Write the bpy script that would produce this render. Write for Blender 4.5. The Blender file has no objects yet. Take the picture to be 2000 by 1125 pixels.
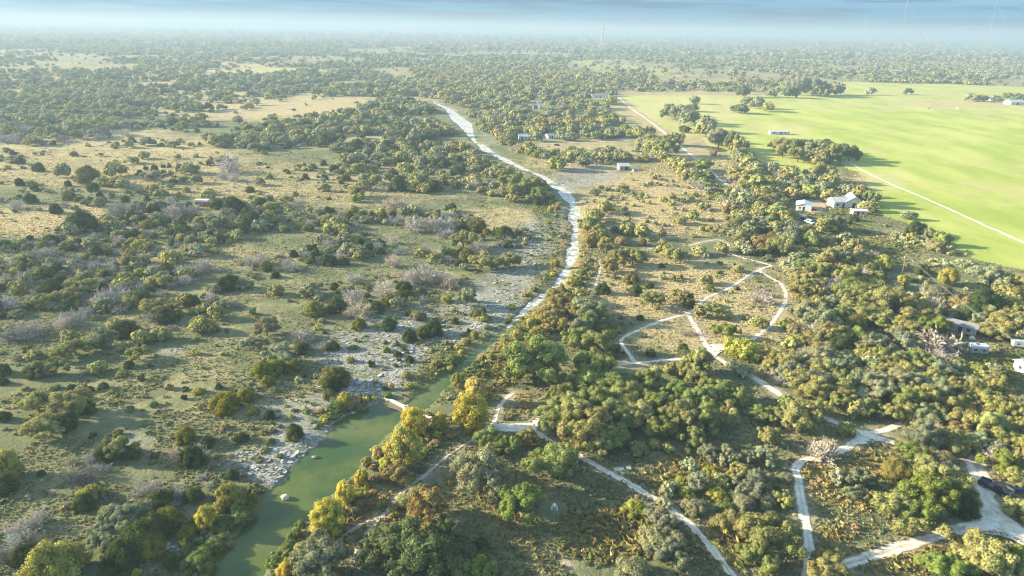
import bpy, math, random
import numpy as np
from mathutils import Vector, Matrix

sc = bpy.context.scene
D = bpy.data
R = math.radians
PI = math.pi
random.seed(7)
rng = np.random.default_rng(7)

# ------------------------------------------------------------------ camera, sky, sun, exposure
CAM_H, FPX = 80.0, 1333.0                      # height in metres, focal length in photo pixels (2000 wide)
PITCH, ROLL = R(20.7), R(1.0)
CM = Matrix.Rotation(R(90) - PITCH, 3, 'X') @ Matrix.Rotation(ROLL, 3, 'Z')
camd = D.cameras.new('camera'); cam = D.objects.new('camera', camd); sc.collection.objects.link(cam)
camd.sensor_width = 36.0; camd.lens = 36.0 * FPX / 2000.0
camd.clip_start = 1.0; camd.clip_end = 120000.0
cam.matrix_world = Matrix.Translation((0, 0, CAM_H)) @ CM.to_4x4()
sc.camera = cam
sc.render.resolution_x, sc.render.resolution_y = 1024, 576

SUN_EL, SUN_AHEAD = R(17.5), R(9.0)            # the sun stands to the left of the view, a little ahead
SDIR = Vector((-math.cos(SUN_EL) * math.cos(SUN_AHEAD), math.cos(SUN_EL) * math.sin(SUN_AHEAD), math.sin(SUN_EL)))
sund = D.lights.new('sun', 'SUN'); sun = D.objects.new('sun', sund); sc.collection.objects.link(sun)
sund.energy = 5.0; sund.angle = R(0.55); sund.color = (1.0, 0.84, 0.57)
sun.rotation_euler = SDIR.to_track_quat('Z', 'Y').to_euler()

w = D.worlds.new('World'); sc.world = w; w.use_nodes = True
nt = w.node_tree; N = nt.nodes; Lk = nt.links; N.clear()
sky = N.new('ShaderNodeTexSky'); sky.sky_type = 'NISHITA'; sky.sun_disc = False
sky.sun_elevation = SUN_EL; sky.sun_rotation = -(R(90) - SUN_AHEAD)
sky.air_density = 1.0; sky.dust_density = 0.6; sky.ozone_density = 2.0
tc = N.new('ShaderNodeTexCoord')
mp = N.new('ShaderNodeMapping'); mp.inputs['Scale'].default_value = (6.0, 6.0, 120.0); mp.inputs['Location'].default_value = (1.3, 0.2, 0.0)
cn = N.new('ShaderNodeTexNoise'); cn.inputs['Scale'].default_value = 1.0; cn.inputs['Detail'].default_value = 7.0; cn.inputs['Roughness'].default_value = 0.55
cr = N.new('ShaderNodeValToRGB'); cr.color_ramp.elements[0].position = 0.46; cr.color_ramp.elements[1].position = 0.57
cr.color_ramp.elements[0].color = (0, 0, 0, 1); cr.color_ramp.elements[1].color = (0.85, 0.85, 0.85, 1)
tint = N.new('ShaderNodeMix'); tint.data_type = 'RGBA'; tint.blend_type = 'MULTIPLY'; tint.inputs['Factor'].default_value = 1.0

sz = N.new('ShaderNodeSeparateXYZ'); zr = N.new('ShaderNodeMapRange'); zr.inputs['From Min'].default_value = 0.03; zr.inputs['From Max'].default_value = 0.25
tr_ = N.new('ShaderNodeMix'); tr_.data_type = 'RGBA'; tr_.inputs['A'].default_value = (0.024, 0.125, 0.31, 1); tr_.inputs['B'].default_value = (1.12, 1.0, 0.77, 1)
Lk.new(tc.outputs['Generated'], sz.inputs['Vector']); Lk.new(sz.outputs['Z'], zr.inputs['Value']); Lk.new(zr.outputs['Result'], tr_.inputs['Factor']); Lk.new(tr_.outputs['Result'], tint.inputs['B'])
cl = N.new('ShaderNodeMix'); cl.data_type = 'RGBA'; cl.blend_type = 'MIX'
clc = N.new('ShaderNodeMix'); clc.data_type = 'RGBA'; clc.blend_type = 'MULTIPLY'; clc.inputs['Factor'].default_value = 1.0
clc.inputs['B'].default_value = (0.30, 0.40, 0.52, 1)
bg = N.new('ShaderNodeBackground'); bg.inputs['Strength'].default_value = 0.15
wo = N.new('ShaderNodeOutputWorld')
Lk.new(tc.outputs['Generated'], mp.inputs['Vector']); Lk.new(mp.outputs['Vector'], cn.inputs['Vector']); Lk.new(cn.outputs['Fac'], cr.inputs['Fac'])
Lk.new(sky.outputs['Color'], tint.inputs['A']); Lk.new(tint.outputs['Result'], cl.inputs['A'])
Lk.new(tint.outputs['Result'], clc.inputs['A']); Lk.new(clc.outputs['Result'], cl.inputs['B'])
Lk.new(cr.outputs['Color'], cl.inputs['Factor']); Lk.new(cl.outputs['Result'], bg.inputs['Color']); Lk.new(bg.outputs['Background'], wo.inputs['Surface'])

vs = sc.view_settings
vs.view_transform = 'Standard'; vs.look = 'None'; vs.gamma = 1.0; vs.use_curve_mapping = False
vs.exposure = 2.08
HAZE = .00030
sc.render.engine = 'CYCLES'
cy = sc.cycles
cy.filter_width = 1.15; cy.max_bounces = 5; cy.diffuse_bounces = 2; cy.glossy_bounces = 2; cy.transmission_bounces = 3; cy.volume_bounces = 0; cy.transparent_max_bounces = 6

# ------------------------------------------------------------------ helpers
cmn = np.array(CM)
def ray(px, py):
    px = np.asarray(px, float); py = np.asarray(py, float)
    d = np.stack([(px - 1000) / FPX, -(py - 562.5) / FPX, -np.ones_like(px)], -1)
    return d @ cmn.T
def U(px, py, z=0.0):
    """the point of the level z that lies on the line of sight through a photo pixel"""
    d = ray(px, py)
    t = (z - CAM_H) / d[..., 2]
    return d * t[..., None] + np.array([0, 0, CAM_H])
def P(p):
    p = np.asarray(p, float) - np.array([0, 0, CAM_H])
    c = p @ cmn
    z = np.maximum(-c[..., 2], 1e-3)
    return c[..., 0] / z * FPX + 1000, -c[..., 1] / z * FPX + 562.5, np.where(c[..., 2] < 0, -c[..., 2], -1)

_T = [np.random.default_rng(100 + k).random((256, 256)) for k in range(8)]
def vnoise(x, y, k=0):
    T = _T[k % 8]
    xi = np.floor(x).astype(int); yi = np.floor(y).astype(int)
    fx = x - xi; fy = y - yi
    fx = fx * fx * (3 - 2 * fx); fy = fy * fy * (3 - 2 * fy)
    a = T[xi & 255, yi & 255]; b = T[(xi + 1) & 255, yi & 255]; c = T[xi & 255, (yi + 1) & 255]; d = T[(xi + 1) & 255, (yi + 1) & 255]
    return (a * (1 - fx) + b * fx) * (1 - fy) + (c * (1 - fx) + d * fx) * fy
def fbm(x, y, k=0, o=4):
    s = 0; a = 0.5; t = 0
    for i in range(o):
        s = s + a * vnoise(x * 2 ** i + 17.3 * i, y * 2 ** i - 9.1 * i, k + i); t += a; a *= 0.5
    return s / t
def inpoly(x, y, poly):
    x = np.asarray(x, float); y = np.asarray(y, float)
    r = np.zeros(x.shape, bool); n = len(poly); j = n - 1
    for i in range(n):
        xi, yi = poly[i]; xj, yj = poly[j]
        if yi != yj:
            c = ((yi > y) != (yj > y)) & (x < (xj - xi) * (y - yi) / (yj - yi) + xi)
            r ^= c
        j = i
    return r
def seg_dist(x, y, pts, closed=False):
    x = np.asarray(x, float); y = np.asarray(y, float)
    d = np.full(x.shape, 1e18); n = len(pts)
    for i in range(n if closed else n - 1):
        ax, ay = pts[i][:2]; bx, by = pts[(i + 1) % n][:2]
        vx, vy = bx - ax, by - ay; L = vx * vx + vy * vy + 1e-12
        t = np.clip(((x - ax) * vx + (y - ay) * vy) / L, 0, 1)
        d = np.minimum(d, (x - ax - t * vx) ** 2 + (y - ay - t * vy) ** 2)
    return np.sqrt(d)
def smooth(a, b, x):
    t = np.clip((x - a) / (b - a), 0, 1); return t * t * (3 - 2 * t)

# ------------------------------------------------------------------ node materials
def mat(name, color=(0.5, 0.5, 0.5), rough=0.8, metal=0.0, spec=0.3, noise=None):
    m = D.materials.new(name); m.use_nodes = True
    b = m.node_tree.nodes['Principled BSDF']
    b.inputs['Base Color'].default_value = (*color, 1); b.inputs['Roughness'].default_value = rough
    b.inputs['Metallic'].default_value = metal; b.inputs['Specular IOR Level'].default_value = spec
    if noise:
        sc_, amt = noise; t = m.node_tree
        g = t.nodes.new('ShaderNodeTexCoord'); n = t.nodes.new('ShaderNodeTexNoise'); n.inputs['Scale'].default_value = sc_; n.inputs['Detail'].default_value = 5
        r = t.nodes.new('ShaderNodeValToRGB')
        r.color_ramp.elements[0].position = 0.3; r.color_ramp.elements[1].position = 0.7
        r.color_ramp.elements[0].color = tuple(max(0, c * (1 - amt)) for c in color) + (1,)
        r.color_ramp.elements[1].color = tuple(min(1, c * (1 + amt)) for c in color) + (1,)
        t.links.new(g.outputs['Object'], n.inputs['Vector']); t.links.new(n.outputs['Fac'], r.inputs['Fac']); t.links.new(r.outputs['Color'], b.inputs['Base Color'])
    return m

def leaf_mat(name, translucent=0.25):
    """leaf colour = colour of the object x colour kept in the mesh (species tone, clump by clump)"""
    m = D.materials.new(name); m.use_nodes = True; t = m.node_tree; t.nodes.clear()
    oi = t.nodes.new('ShaderNodeObjectInfo'); at = t.nodes.new('ShaderNodeAttribute'); at.attribute_name = 'tint'
    mx = t.nodes.new('ShaderNodeMix'); mx.data_type = 'RGBA'; mx.blend_type = 'MULTIPLY'; mx.inputs['Factor'].default_value = 1
    df = t.nodes.new('ShaderNodeBsdfDiffuse'); tr = t.nodes.new('ShaderNodeBsdfTranslucent'); ms = t.nodes.new('ShaderNodeMixShader'); o = t.nodes.new('ShaderNodeOutputMaterial')
    ms.inputs['Fac'].default_value = translucent
    t.links.new(oi.outputs['Color'], mx.inputs['A']); t.links.new(at.outputs['Color'], mx.inputs['B'])
    t.links.new(mx.outputs['Result'], df.inputs['Color']); t.links.new(mx.outputs['Result'], tr.inputs['Color'])
    t.links.new(df.outputs['BSDF'], ms.inputs[1]); t.links.new(tr.outputs['BSDF'], ms.inputs[2]); t.links.new(ms.outputs['Shader'], o.inputs['Surface'])
    return m
M_LEAF = leaf_mat('leaves', 0.22)
M_TWIG = leaf_mat('bare_twigs', 0.0)
M_GRASS = leaf_mat('grass_blades', 0.3)
M_BARK = mat('bark', (0.11, 0.085, 0.065), 0.9, noise=(1.5, 0.4))

# ------------------------------------------------------------------ mesh from arrays
def mk_mesh(name, V, polys, mats=(), tint=None, mi=None, smooth_shade=False):
    """polys: list of (n,3) or (n,4) index arrays"""
    me = D.meshes.new(name)
    V = np.asarray(V, np.float32)
    polys = [np.asarray(p, np.int32) for p in polys if len(p)]
    loops = np.concatenate([p.ravel() for p in polys]); tot = np.concatenate([np.full(len(p), p.shape[1], np.int32) for p in polys])
    start = np.concatenate([[0], np.cumsum(tot)[:-1]]).astype(np.int32)
    me.vertices.add(len(V)); me.vertices.foreach_set('co', V.ravel())
    me.loops.add(len(loops)); me.loops.foreach_set('vertex_index', loops)
    me.polygons.add(len(tot)); me.polygons.foreach_set('loop_start', start); me.polygons.foreach_set('loop_total', tot)
    if mi is not None: me.polygons.foreach_set('material_index', np.asarray(mi, np.int32))
    me.polygons.foreach_set('use_smooth', np.full(len(tot), bool(smooth_shade)))
    me.update(calc_edges=True)
    if tint is not None:
        t = np.ones((len(V), 4), np.float32); t[:, :3] = tint
        a = me.color_attributes.new('tint', 'FLOAT_COLOR', 'POINT'); a.data.foreach_set('color', t.ravel())
    for m in mats: me.materials.append(m)
    return me
def link(name, me, parent=None, loc=None, kind=None, label=None, cat=None, group=None):
    o = D.objects.new(name, me); sc.collection.objects.link(o)
    if parent is not None: o.parent = parent
    if loc is not None: o.location = loc
    tag(o, label, cat, group, kind)
    return o
def tag(o, label=None, cat=None, group=None, kind=None):
    if kind: o['kind'] = kind
    if label: o['label'] = label
    if cat: o['category'] = cat
    if group: o['group'] = group
class MB:
    """collects simple solids into one mesh"""
    def __init__(s): s.V = []; s.F3 = []; s.F4 = []; s.n = 0
    def add(s, V, F):
        V = [tuple(v) for v in V]
        for f in F: (s.F4 if len(f) == 4 else s.F3).append([i + s.n for i in f])
        s.V += V; s.n += len(V); return s
    def box(s, c, d, rz=0.0, tilt=None):
        x, y, z = [k / 2 for k in d]
        pts = [Vector((a * x, b * y, e * z)) for e in (-1, 1) for b in (-1, 1) for a in (-1, 1)]
        M = Matrix.Rotation(rz, 3, 'Z') @ (tilt if tilt is not None else Matrix.Identity(3))
        pts = [M @ p + Vector(c) for p in pts]
        return s.add(pts, [(0, 2, 3, 1), (4, 5, 7, 6), (0, 1, 5, 4), (2, 6, 7, 3), (0, 4, 6, 2), (1, 3, 7, 5)])
    def tube(s, pts, rad, n=6, cap=True):
        pts = [Vector(p) for p in pts]
        rad = rad if hasattr(rad, '__len__') else [rad] * len(pts)
        V = []; F = []
        for i, p in enumerate(pts):
            t = (pts[min(i + 1, len(pts) - 1)] - pts[max(i - 1, 0)]).normalized()
            a = t.orthogonal().normalized(); b = t.cross(a)
            for k in range(n):
                V.append(p + (a * math.cos(2 * PI * k / n) + b * math.sin(2 * PI * k / n)) * rad[i])
        for i in range(len(pts) - 1):
            for k in range(n):
                F.append((i * n + k, i * n + (k + 1) % n, (i + 1) * n + (k + 1) % n, (i + 1) * n + k))
        if cap:
            for base, rev in ((0, True), ((len(pts) - 1) * n, False)):
                c = len(V); V.append(pts[0] if rev else pts[-1])
                for k in range(n):
                    f = (c, base + k, base + (k + 1) % n); F.append(f[::-1] if rev else f)
        return s.add(V, F)
    def prism(s, prof, y0, y1):
        """profile in x,z extruded along y"""
        n = len(prof); V = [(x, y0, z) for x, z in prof] + [(x, y1, z) for x, z in prof]
        F = [(i, (i + 1) % n, n + (i + 1) % n, n + i) for i in range(n)]
        cx = sum(p[0] for p in prof) / n; cz = sum(p[1] for p in prof) / n
        V += [(cx, y0, cz), (cx, y1, cz)]
        F += [(2 * n, (i + 1) % n, i) for i in range(n)] + [(2 * n + 1, n + i, n + (i + 1) % n) for i in range(n)]
        return s.add(V, F)
    def build(s, name, m, parent=None, loc=None, bevel=0.0, **k):
        me = mk_mesh(name, np.array(s.V), [np.array(s.F4).reshape(-1, 4), np.array(s.F3).reshape(-1, 3)], [m])
        o = link(name, me, parent, loc, **k)
        if bevel:
            b = o.modifiers.new('edge', 'BEVEL'); b.width = bevel; b.segments = 2; b.limit_method = 'ANGLE'
        return o
def empty(name, loc, rz=0.0, label=None, cat=None, group=None):
    o = D.objects.new(name, None); sc.collection.objects.link(o); o.location = loc; o.rotation_euler = (0, 0, rz)
    tag(o, label, cat, group); return o

# ------------------------------------------------------------------ the lie of the land: outlines read off the photograph, laid on the ground plane
WATER_Z = -0.45
RUP_L = [(840,198),(870,213),(882,234),(901,250),(916,268),(928,280),(940,295),(961,304),(985,316),(1012,328),(1034,337),(1061,349),(1073,361),(1091,376),(1109,398),(1112,434),(1115,452),(1111,482),(1103,502),(1097,529),(1082,556),(1057,574),(1033,592),(1009,616),(985,640),(955,664),(923,690),(893,724),(863,737),(842,752),(814,776),(788,796)]
RUP_R = [(848,200),(876,210),(898,225),(922,242),(925,262),(932,278),(946,283),(967,298),(994,312),(1022,327),(1046,337),(1067,346),(1084,357),(1110,373),(1128,398),(1136,431),(1133,452),(1132,485),(1130,500),(1121,519),(1100,549),(1079,567),(1054,591),(1022,615),(994,640),(968,664),(938,692),(914,719),(887,740),(866,761),(846,788),(822,806)]
RLO_L = [(748,785),(702,803),(660,821),(640,846),(618,870),(594,890),(569,912),(557,936),(515,966),(500,1003),(480,1028),(460,1051),(430,1081),(406,1118),(380,1160),(340,1230)]
RLO_R = [(842,818),(806,812),(790,818),(763,845),(733,880),(711,908),(672,944),(642,971),(612,1003),(581,1026),(557,1059),(536,1095),(512,1123),(490,1160),(455,1230)]
def wpoly(img, z=WATER_Z):
    return [tuple(U(x, y, z)[:2]) for x, y in img]
UPW = wpoly(RUP_L + RUP_R[::-1]); LOW = wpoly(RLO_L + RLO_R[::-1])

PATHS = {  # image polyline, width in metres
 'trail': [([(940,834),(960,832),(1000,834),(1045,843),(1090,868),(1137,893),(1180,918),(1230,945),(1285,978),(1320,1003),(1352,1025),(1385,1063),(1410,1095),(1445,1135),(1470,1180)], 2.3),
           ([(1040,845),(1046,822),(1070,796),(1095,772),(1110,748),(1122,730),(1165,716),(1205,712),(1250,709),(1330,703),(1375,692),(1402,680),(1430,672),(1470,664),(1500,640),(1520,615),(1535,590),(1534,570),(1525,555),(1500,541),(1484,532),(1486,525)], 1.9),
           ([(962,832),(972,800),(985,780),(1002,765)], 1.6),
           ([(1241,710),(1226,690),(1210,665),(1224,655),(1260,640),(1300,625),(1340,614),(1364,600),(1370,589),(1381,580),(1410,570),(1440,555),(1460,540),(1486,526),(1508,520),(1480,512),(1446,504),(1426,496)], 1.7),
           ([(1346,617),(1362,645),(1376,668),(1386,686)], 2.2),
           ([(1386,690),(1420,712),(1450,728),(1485,748),(1512,766),(1570,800),(1607,816),(1645,830),(1680,845)], 2.6),
           ([(1175,505),(1170,535),(1160,566),(1148,590)], 1.5)],
 'track': [([(1570,1160),(1576,1125),(1582,1085),(1577,1040),(1567,990),(1560,945),(1553,918),(1562,903),(1592,892),(1640,882),(1668,866),(1690,852)], 2.7),
           ([(1690,852),(1722,842),(1748,832),(1775,822)], 2.4), ([(1690,852),(1720,858),(1765,871),(1800,884)], 2.8),
           ([(1640,1106),(1660,1099),(1720,1081),(1790,1059),(1850,1040),(1900,1030),(1945,1025)], 3.2),
           ([(1902,900),(1912,930),(1925,965),(1938,1000),(1960,1025),(2000,1048),(2060,1078)], 5.5), ([(1560,1140),(1610,1118),(1650,1102)], 2.6)],
 'footpath': [([(1255,488),(1300,484),(1345,480),(1380,471),(1405,468),(1420,476),(1424,482)], 2.0),([(925,858),(890,880),(858,905),(828,930),(798,952),(770,982),(745,1010),(720,1040),(700,1065),(693,1102)], 1.3), ([(750,1008),(715,1020),(682,1040),(655,1062)], 1.5)],
 'field_road': [([(1652,312),(1705,344),(1750,364),(1800,384),(1850,407),(1900,430),(1950,451),(2000,473),(2120,525),(2300,600)], 3.0)],
 'lane': [([(1208,190),(1222,203),(1240,217),(1265,234),(1290,253),(1315,273),(1350,303),(1385,332),(1402,349),(1420,362)], 3.4),
          ([(1052,281),(1120,279),(1240,274)], 2.2)],
}
PATHPX = [(pts, wd) for L in PATHS.values() for pts, wd in L]
FIELD = [(1213,187),(1330,186),(1560,186),(1760,190),(2100,196),(2600,215),(2700,640),(2400,640),(2100,560),(1995,528),(1905,508),(1862,486),(1800,445),(1735,425),(1705,405),(1690,345),(1640,318),(1560,345),(1505,345),(1470,325),(1420,300),(1385,285),(1360,265),(1330,268),(1300,250),(1265,228),(1240,210)]
FIELD2 = [(1640,160),(1850,164),(2060,172),(2600,190),(2600,216),(2100,196.5),(1760,190.5),(1560,186.5),(1480,186.3),(1560,176)]
FW = wpoly(FIELD, 0); FW2 = wpoly(FIELD2, 0)

def ellsum(px, py, L):
    s = np.zeros(px.shape)
    for cx, cy_, rx, ry, a in L:
        q = ((px - cx) / rx) ** 2 + ((py - cy_) / ry) ** 2
        s = np.maximum(s, a * np.clip(1.45 - q, 0, 1))
    return s
ROCK = [(760,640,80,30,.75),(700,690,80,45,.8),(720,745,85,45,1),(650,800,60,40,.85),(590,860,70,40,1),(530,915,60,30,1),(950,600,70,35,.75),(1010,520,50,60,.7),(700, 740, 82.5, 60.5, 0.98), (655, 830, 41.8, 44.0, 0.78), (622, 852, 52.8, 30.8, 1), (575, 888, 52.8, 30.8, 1), (535, 925, 41.8, 22.0, 1), (690, 690, 66.0, 44.0, 0.59), (765, 690, 66.0, 49.5, 0.78), (960, 575, 49.5, 30.8, 0.78), (992, 600, 27.5, 15.4, 1), (1000, 520, 49.5, 44.0, 0.72), (1040, 470, 33.0, 44.0, 0.78), (945, 640, 35.2, 14.3, 1), (870, 655, 66.0, 17.6, 0.72), (1090, 430, 16.5, 66.0, 0.52), (1150, 345, 66.0, 22.0, 0.78), (1110, 365, 27.5, 15.4, 0.78), (348, 1068, 22.0, 14.3, 1), (338, 690, 24.2, 8.8, 0.65), (960, 262, 22.0, 15.4, 0.52), (820, 630, 66.0, 33.0, 0.45), (470, 905, 44.0, 26.4, 0.65), (720, 790, 44.0, 17.6, 0.91), (590, 830, 55.0, 33.0, 0.65), (225, 868, 66.0, 22.0, 0.33), (880, 225, 11.0, 13.2, 0.65), (560, 800, 66.0, 22.0, 0.45), (1217, 916, 15.4, 5.5, 0.91), (740, 700, 70, 50, 0.6), (680, 770, 60, 30, 0.8), (600, 860, 60, 40, 0.8), (545, 905, 60, 30, 0.8), (1060, 480, 22, 60, 0.6), (640, 790, 30, 20, 0.8), (500, 890, 30, 24, 0.6), (900, 600, 60, 20, 0.4)]
GOLD = [(985,690,60,40,.7),(960,742,40,40,.6),(1040,640,30,30,.6),(720,1000,60,60,.6),(690,1045,50,40,.6),(830,830,50,30,.5),(1005,790,40,28,.7),(1180,1022,110,26,.8),(1380,930,110,60,.65),(1230,1065,130,36,.75),(1660,905,110,34,.6),(1660,960,90,30,.6),(1640,1040,40,20,.6),(1480,690,70,20,.6),(930,930,60,50,.5),(1420,1060,60,60,.6),(1760,1090,120,30,.6),(1120,480,40,60,.4),(200,955,50,10,.4),(60,790,100,10,.25),(1700,470,60,12,.5),(1000,1000,80,80,.35)]
LUSH = [(655,815,24,14,.8),(505,985,30,40,.9),(735,870,14,30,.7),(690,935,16,24,.6),(1062,470,26,100,1),(900,722,70,30,1),(850,765,36,20,.9),(470,1020,55,60,.9),(420,1090,60,50,.9),(560,1060,34,70,.9),(690,790,40,24,.7),(1150,560,20,60,.6),(1180,640,50,30,.7),(850,250,60,30,.5),(1000,640,40,30,.8),(1720,480,90,40,.5),(1960,720,80,40,.8),(1640,440,70,40,.7),(940,760,40,30,.5),(850,860,60,20,.6),(1050,230,80,40,.3)]
DRY = [(1330,215,150,34,.85),(1500,250,90,16,.5),(1730,352,60,20,.7),(1640,186,200,5,.6),(120,432,220,34,.75),(200,310,300,60,.6),(520,205,240,30,.8),(640,260,160,20,.5),(420,150,200,40,.7),(1290,395,170,66,.95),(1250,560,200,60,.75),(1330,655,110,30,.7),(950,425,120,22,.6),(600,360,300,40,.45),(1140,300,120,40,.6),(1350,290,120,60,.6),(1180,440,80,30,.5),(330,500,300,20,.4),(1450,620,90,60,.6),(1250,175,260,25,.6),(1880,203,160,12,.8),(1540,600,40,60,.3)]  # dry grass, also carrying the pasture's cloud shadow contrast as colour
BARE = [(1097,1099,16,11,.9),(1671,1027,16,9,.9),(990,778,22,14,.6),(1590,405,26,12,1),(1740,450,40,8,.4),(620,800,60,10,.4),(645,752,30,8,.4),(1940,675,25,14,.5),(1870,940,20,30,.4)]

def gz(x, y):
    """height of the open ground"""
    return 0.30 * np.sin(x * .045 + 1.3 * np.sin(y * .031)) * np.cos(y * .041) + 0.10 * np.sin(x * .19 + y * .12) * np.cos(y * .17 - x * .05)
def river_d(x, y):
    """distance outside the water's edge, negative in the water"""
    d = np.full(np.shape(x), 1e6)
    for poly in (UPW, LOW):
        xs = [p[0] for p in poly]; ys = [p[1] for p in poly]
        m = (x > min(xs) - 25) & (x < max(xs) + 25) & (y > min(ys) - 25) & (y < max(ys) + 25)
        if m.any():
            dd = seg_dist(x[m], y[m], poly, True)
            dd = np.where(inpoly(x[m], y[m], poly), -dd, dd)
            d[m] = np.minimum(d[m], dd)
    return d
def ground_z(x, y):
    x = np.atleast_1d(np.asarray(x, float)); y = np.atleast_1d(np.asarray(y, float))
    z = gz(x, y)
    d = river_d(x, y) + (vnoise(x * .55, y * .55, 3) - .5) * 1.6 + ((vnoise(x * .11, y * .11, 5) - .42) * 2.6 * smooth(190, 235, y))
    k = smooth(3.2, -1.6, d)
    z = z * (1 - smooth(14, 3, d)) + k * (WATER_Z - 0.05 - 0.0) - smooth(0.4, -1.6, d) * 0.55
    return z
def gz1(x, y):
    return float(ground_z([x], [y])[0])

# ground: one sheet, finer near the camera
ts = np.concatenate([np.linspace(-7, -0.95, 26)[:-1], np.linspace(-0.95, 0.95, 640), np.linspace(0.95, 7, 26)[1:]])
ys = [-95.0, -60, -20, 20, 50, 62]
while ys[-1] < 30000: ys.append(ys[-1] + max(0.62, (ys[-1] + 40) * 0.0052) * (1 if ys[-1] < 3000 else 3))
ys = np.array(ys)
YY, TT = np.meshgrid(ys, ts, indexing='ij'); XX = (YY + 100) * TT
gx, gy = XX.ravel(), YY.ravel()
gzv = ground_z(gx, gy)
ppx, ppy, pz = P(np.stack([gx, gy, np.zeros_like(gx)], -1))
warp = (fbm(gx * .05, gy * .05, 1) - .5)
vis = pz > 0
ppx = np.where(vis, ppx, -9999) + warp * 40 * np.clip(250 / np.maximum(pz, 50), 0.05, 1.5); ppy = np.where(vis, ppy, -9999) + (fbm(gx * .06, gy * .06, 5) - .5) * 30 * np.clip(250 / np.maximum(pz, 50), 0.05, 1.2)
field = inpoly(gx + warp * 8, gy, FW).astype(float); field = np.maximum(field, inpoly(gx, gy, FW2) * 1.0)
field = np.maximum(field, smooth(.66, .72, fbm(gx * .004, gy * .0016, 6, 3)) * (gy > 900) * (np.abs(gx) < 3 * gy) * .45 * (1 - field))
field = field * (1 - ellsum(ppx, ppy, [(1880,203,150,7,.45)]))
cov = np.ones((len(gx), 4), np.float32); cov2 = np.ones((len(gx), 4), np.float32)
cov[:, 0] = ellsum(ppx, ppy, DRY); cov[:, 1] = ellsum(ppx, ppy, ROCK); cov[:, 2] = field
cov2[:, 0] = ellsum(ppx, ppy, GOLD); cov2[:, 1] = ellsum(ppx, ppy, LUSH); cov2[:, 2] = ellsum(ppx, ppy, BARE)
# worn verge along paths
for pts, wd in PATHPX:
    wp = [tuple(U(x, y)[:2]) for x, y in pts]
    xs = [p[0] for p in wp]; y2 = [p[1] for p in wp]
    m = (gx > min(xs) - 8) & (gx < max(xs) + 8) & (gy > min(y2) - 8) & (gy < max(y2) + 8)
    if m.any(): cov2[m, 2] = np.maximum(cov2[m, 2], .6 * smooth(wd * .5 + 1.6, wd * .5 - .2, seg_dist(gx[m], gy[m], wp)))
cov[:, 0] = np.where(gy > 800, np.maximum(cov[:, 0], .35), cov[:, 0])
nr, nc = YY.shape
idx = np.arange(nr * nc).reshape(nr, nc)
quads = np.stack([idx[:-1, :-1], idx[:-1, 1:], idx[1:, 1:], idx[1:, :-1]], -1).reshape(-1, 4)
gme = mk_mesh('ground', np.stack([gx, gy, gzv], -1), [quads], smooth_shade=True)
for nm, arr in (('cover', cov), ('cover2', cov2)):
    a = gme.color_attributes.new(nm, 'FLOAT_COLOR', 'POINT'); a.data.foreach_set('color', arr.ravel())

def nodes_for(name):
    m = D.materials.new(name); m.use_nodes = True; t = m.node_tree; b = t.nodes['Principled BSDF']; return m, t, b
class NG:
    """short hand for node building"""
    def __init__(s, t): s.t = t; s.pos = t.nodes.new('ShaderNodeNewGeometry').outputs['Position']
    def noise(s, scale, detail=4, rough=.55, vec=None, dist=0.0):
        n = s.t.nodes.new('ShaderNodeTexNoise'); n.inputs['Scale'].default_value = scale; n.inputs['Detail'].default_value = detail; n.inputs['Roughness'].default_value = rough; n.inputs['Distortion'].default_value = dist
        s.t.links.new(vec or s.pos, n.inputs['Vector']); return n.outputs['Fac']
    def scaled(s, v):
        n = s.t.nodes.new('ShaderNodeMapping'); n.inputs['Scale'].default_value = v; s.t.links.new(s.pos, n.inputs['Vector']); return n.outputs['Vector']
    def rng(s, x, a, b, c=0.0, d=1.0):
        n = s.t.nodes.new('ShaderNodeMapRange'); n.interpolation_type = 'SMOOTHSTEP'
        n.inputs['From Min'].default_value = a; n.inputs['From Max'].default_value = b; n.inputs['To Min'].default_value = c; n.inputs['To Max'].default_value = d
        s.t.links.new(x, n.inputs['Value']); return n.outputs['Result']
    def math(s, op, a, b=None, clamp=False):
        n = s.t.nodes.new('ShaderNodeMath'); n.operation = op; n.use_clamp = clamp
        for i, v in enumerate((a, b)):
            if v is None: continue
            if isinstance(v, (int, float)): n.inputs[i].default_value = v
            else: s.t.links.new(v, n.inputs[i])
        return n.outputs[0]
    def mix(s, f, a, b, blend='MIX'):
        n = s.t.nodes.new('ShaderNodeMix'); n.data_type = 'RGBA'; n.blend_type = blend
        for key, v in (('Factor', f), ('A', a), ('B', b)):
            if isinstance(v, tuple): n.inputs[key].default_value = (*v, 1) if len(v) == 3 else v
            elif isinstance(v, (int, float)): n.inputs[key].default_value = v
            else: s.t.links.new(v, n.inputs[key])
        return n.outputs['Result']
    def attr(s, name):
        n = s.t.nodes.new('ShaderNodeAttribute'); n.attribute_name = name
        sp = s.t.nodes.new('ShaderNodeSeparateColor'); s.t.links.new(n.outputs['Color'], sp.inputs['Color']); return sp.outputs
    def bump(s, h, b, strength=.6, dist=.3):
        n = s.t.nodes.new('ShaderNodeBump'); n.inputs['Strength'].default_value = strength; n.inputs['Distance'].default_value = dist
        s.t.links.new(h, n.inputs['Height']); s.t.links.new(n.outputs['Normal'], b.inputs['Normal'])

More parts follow.
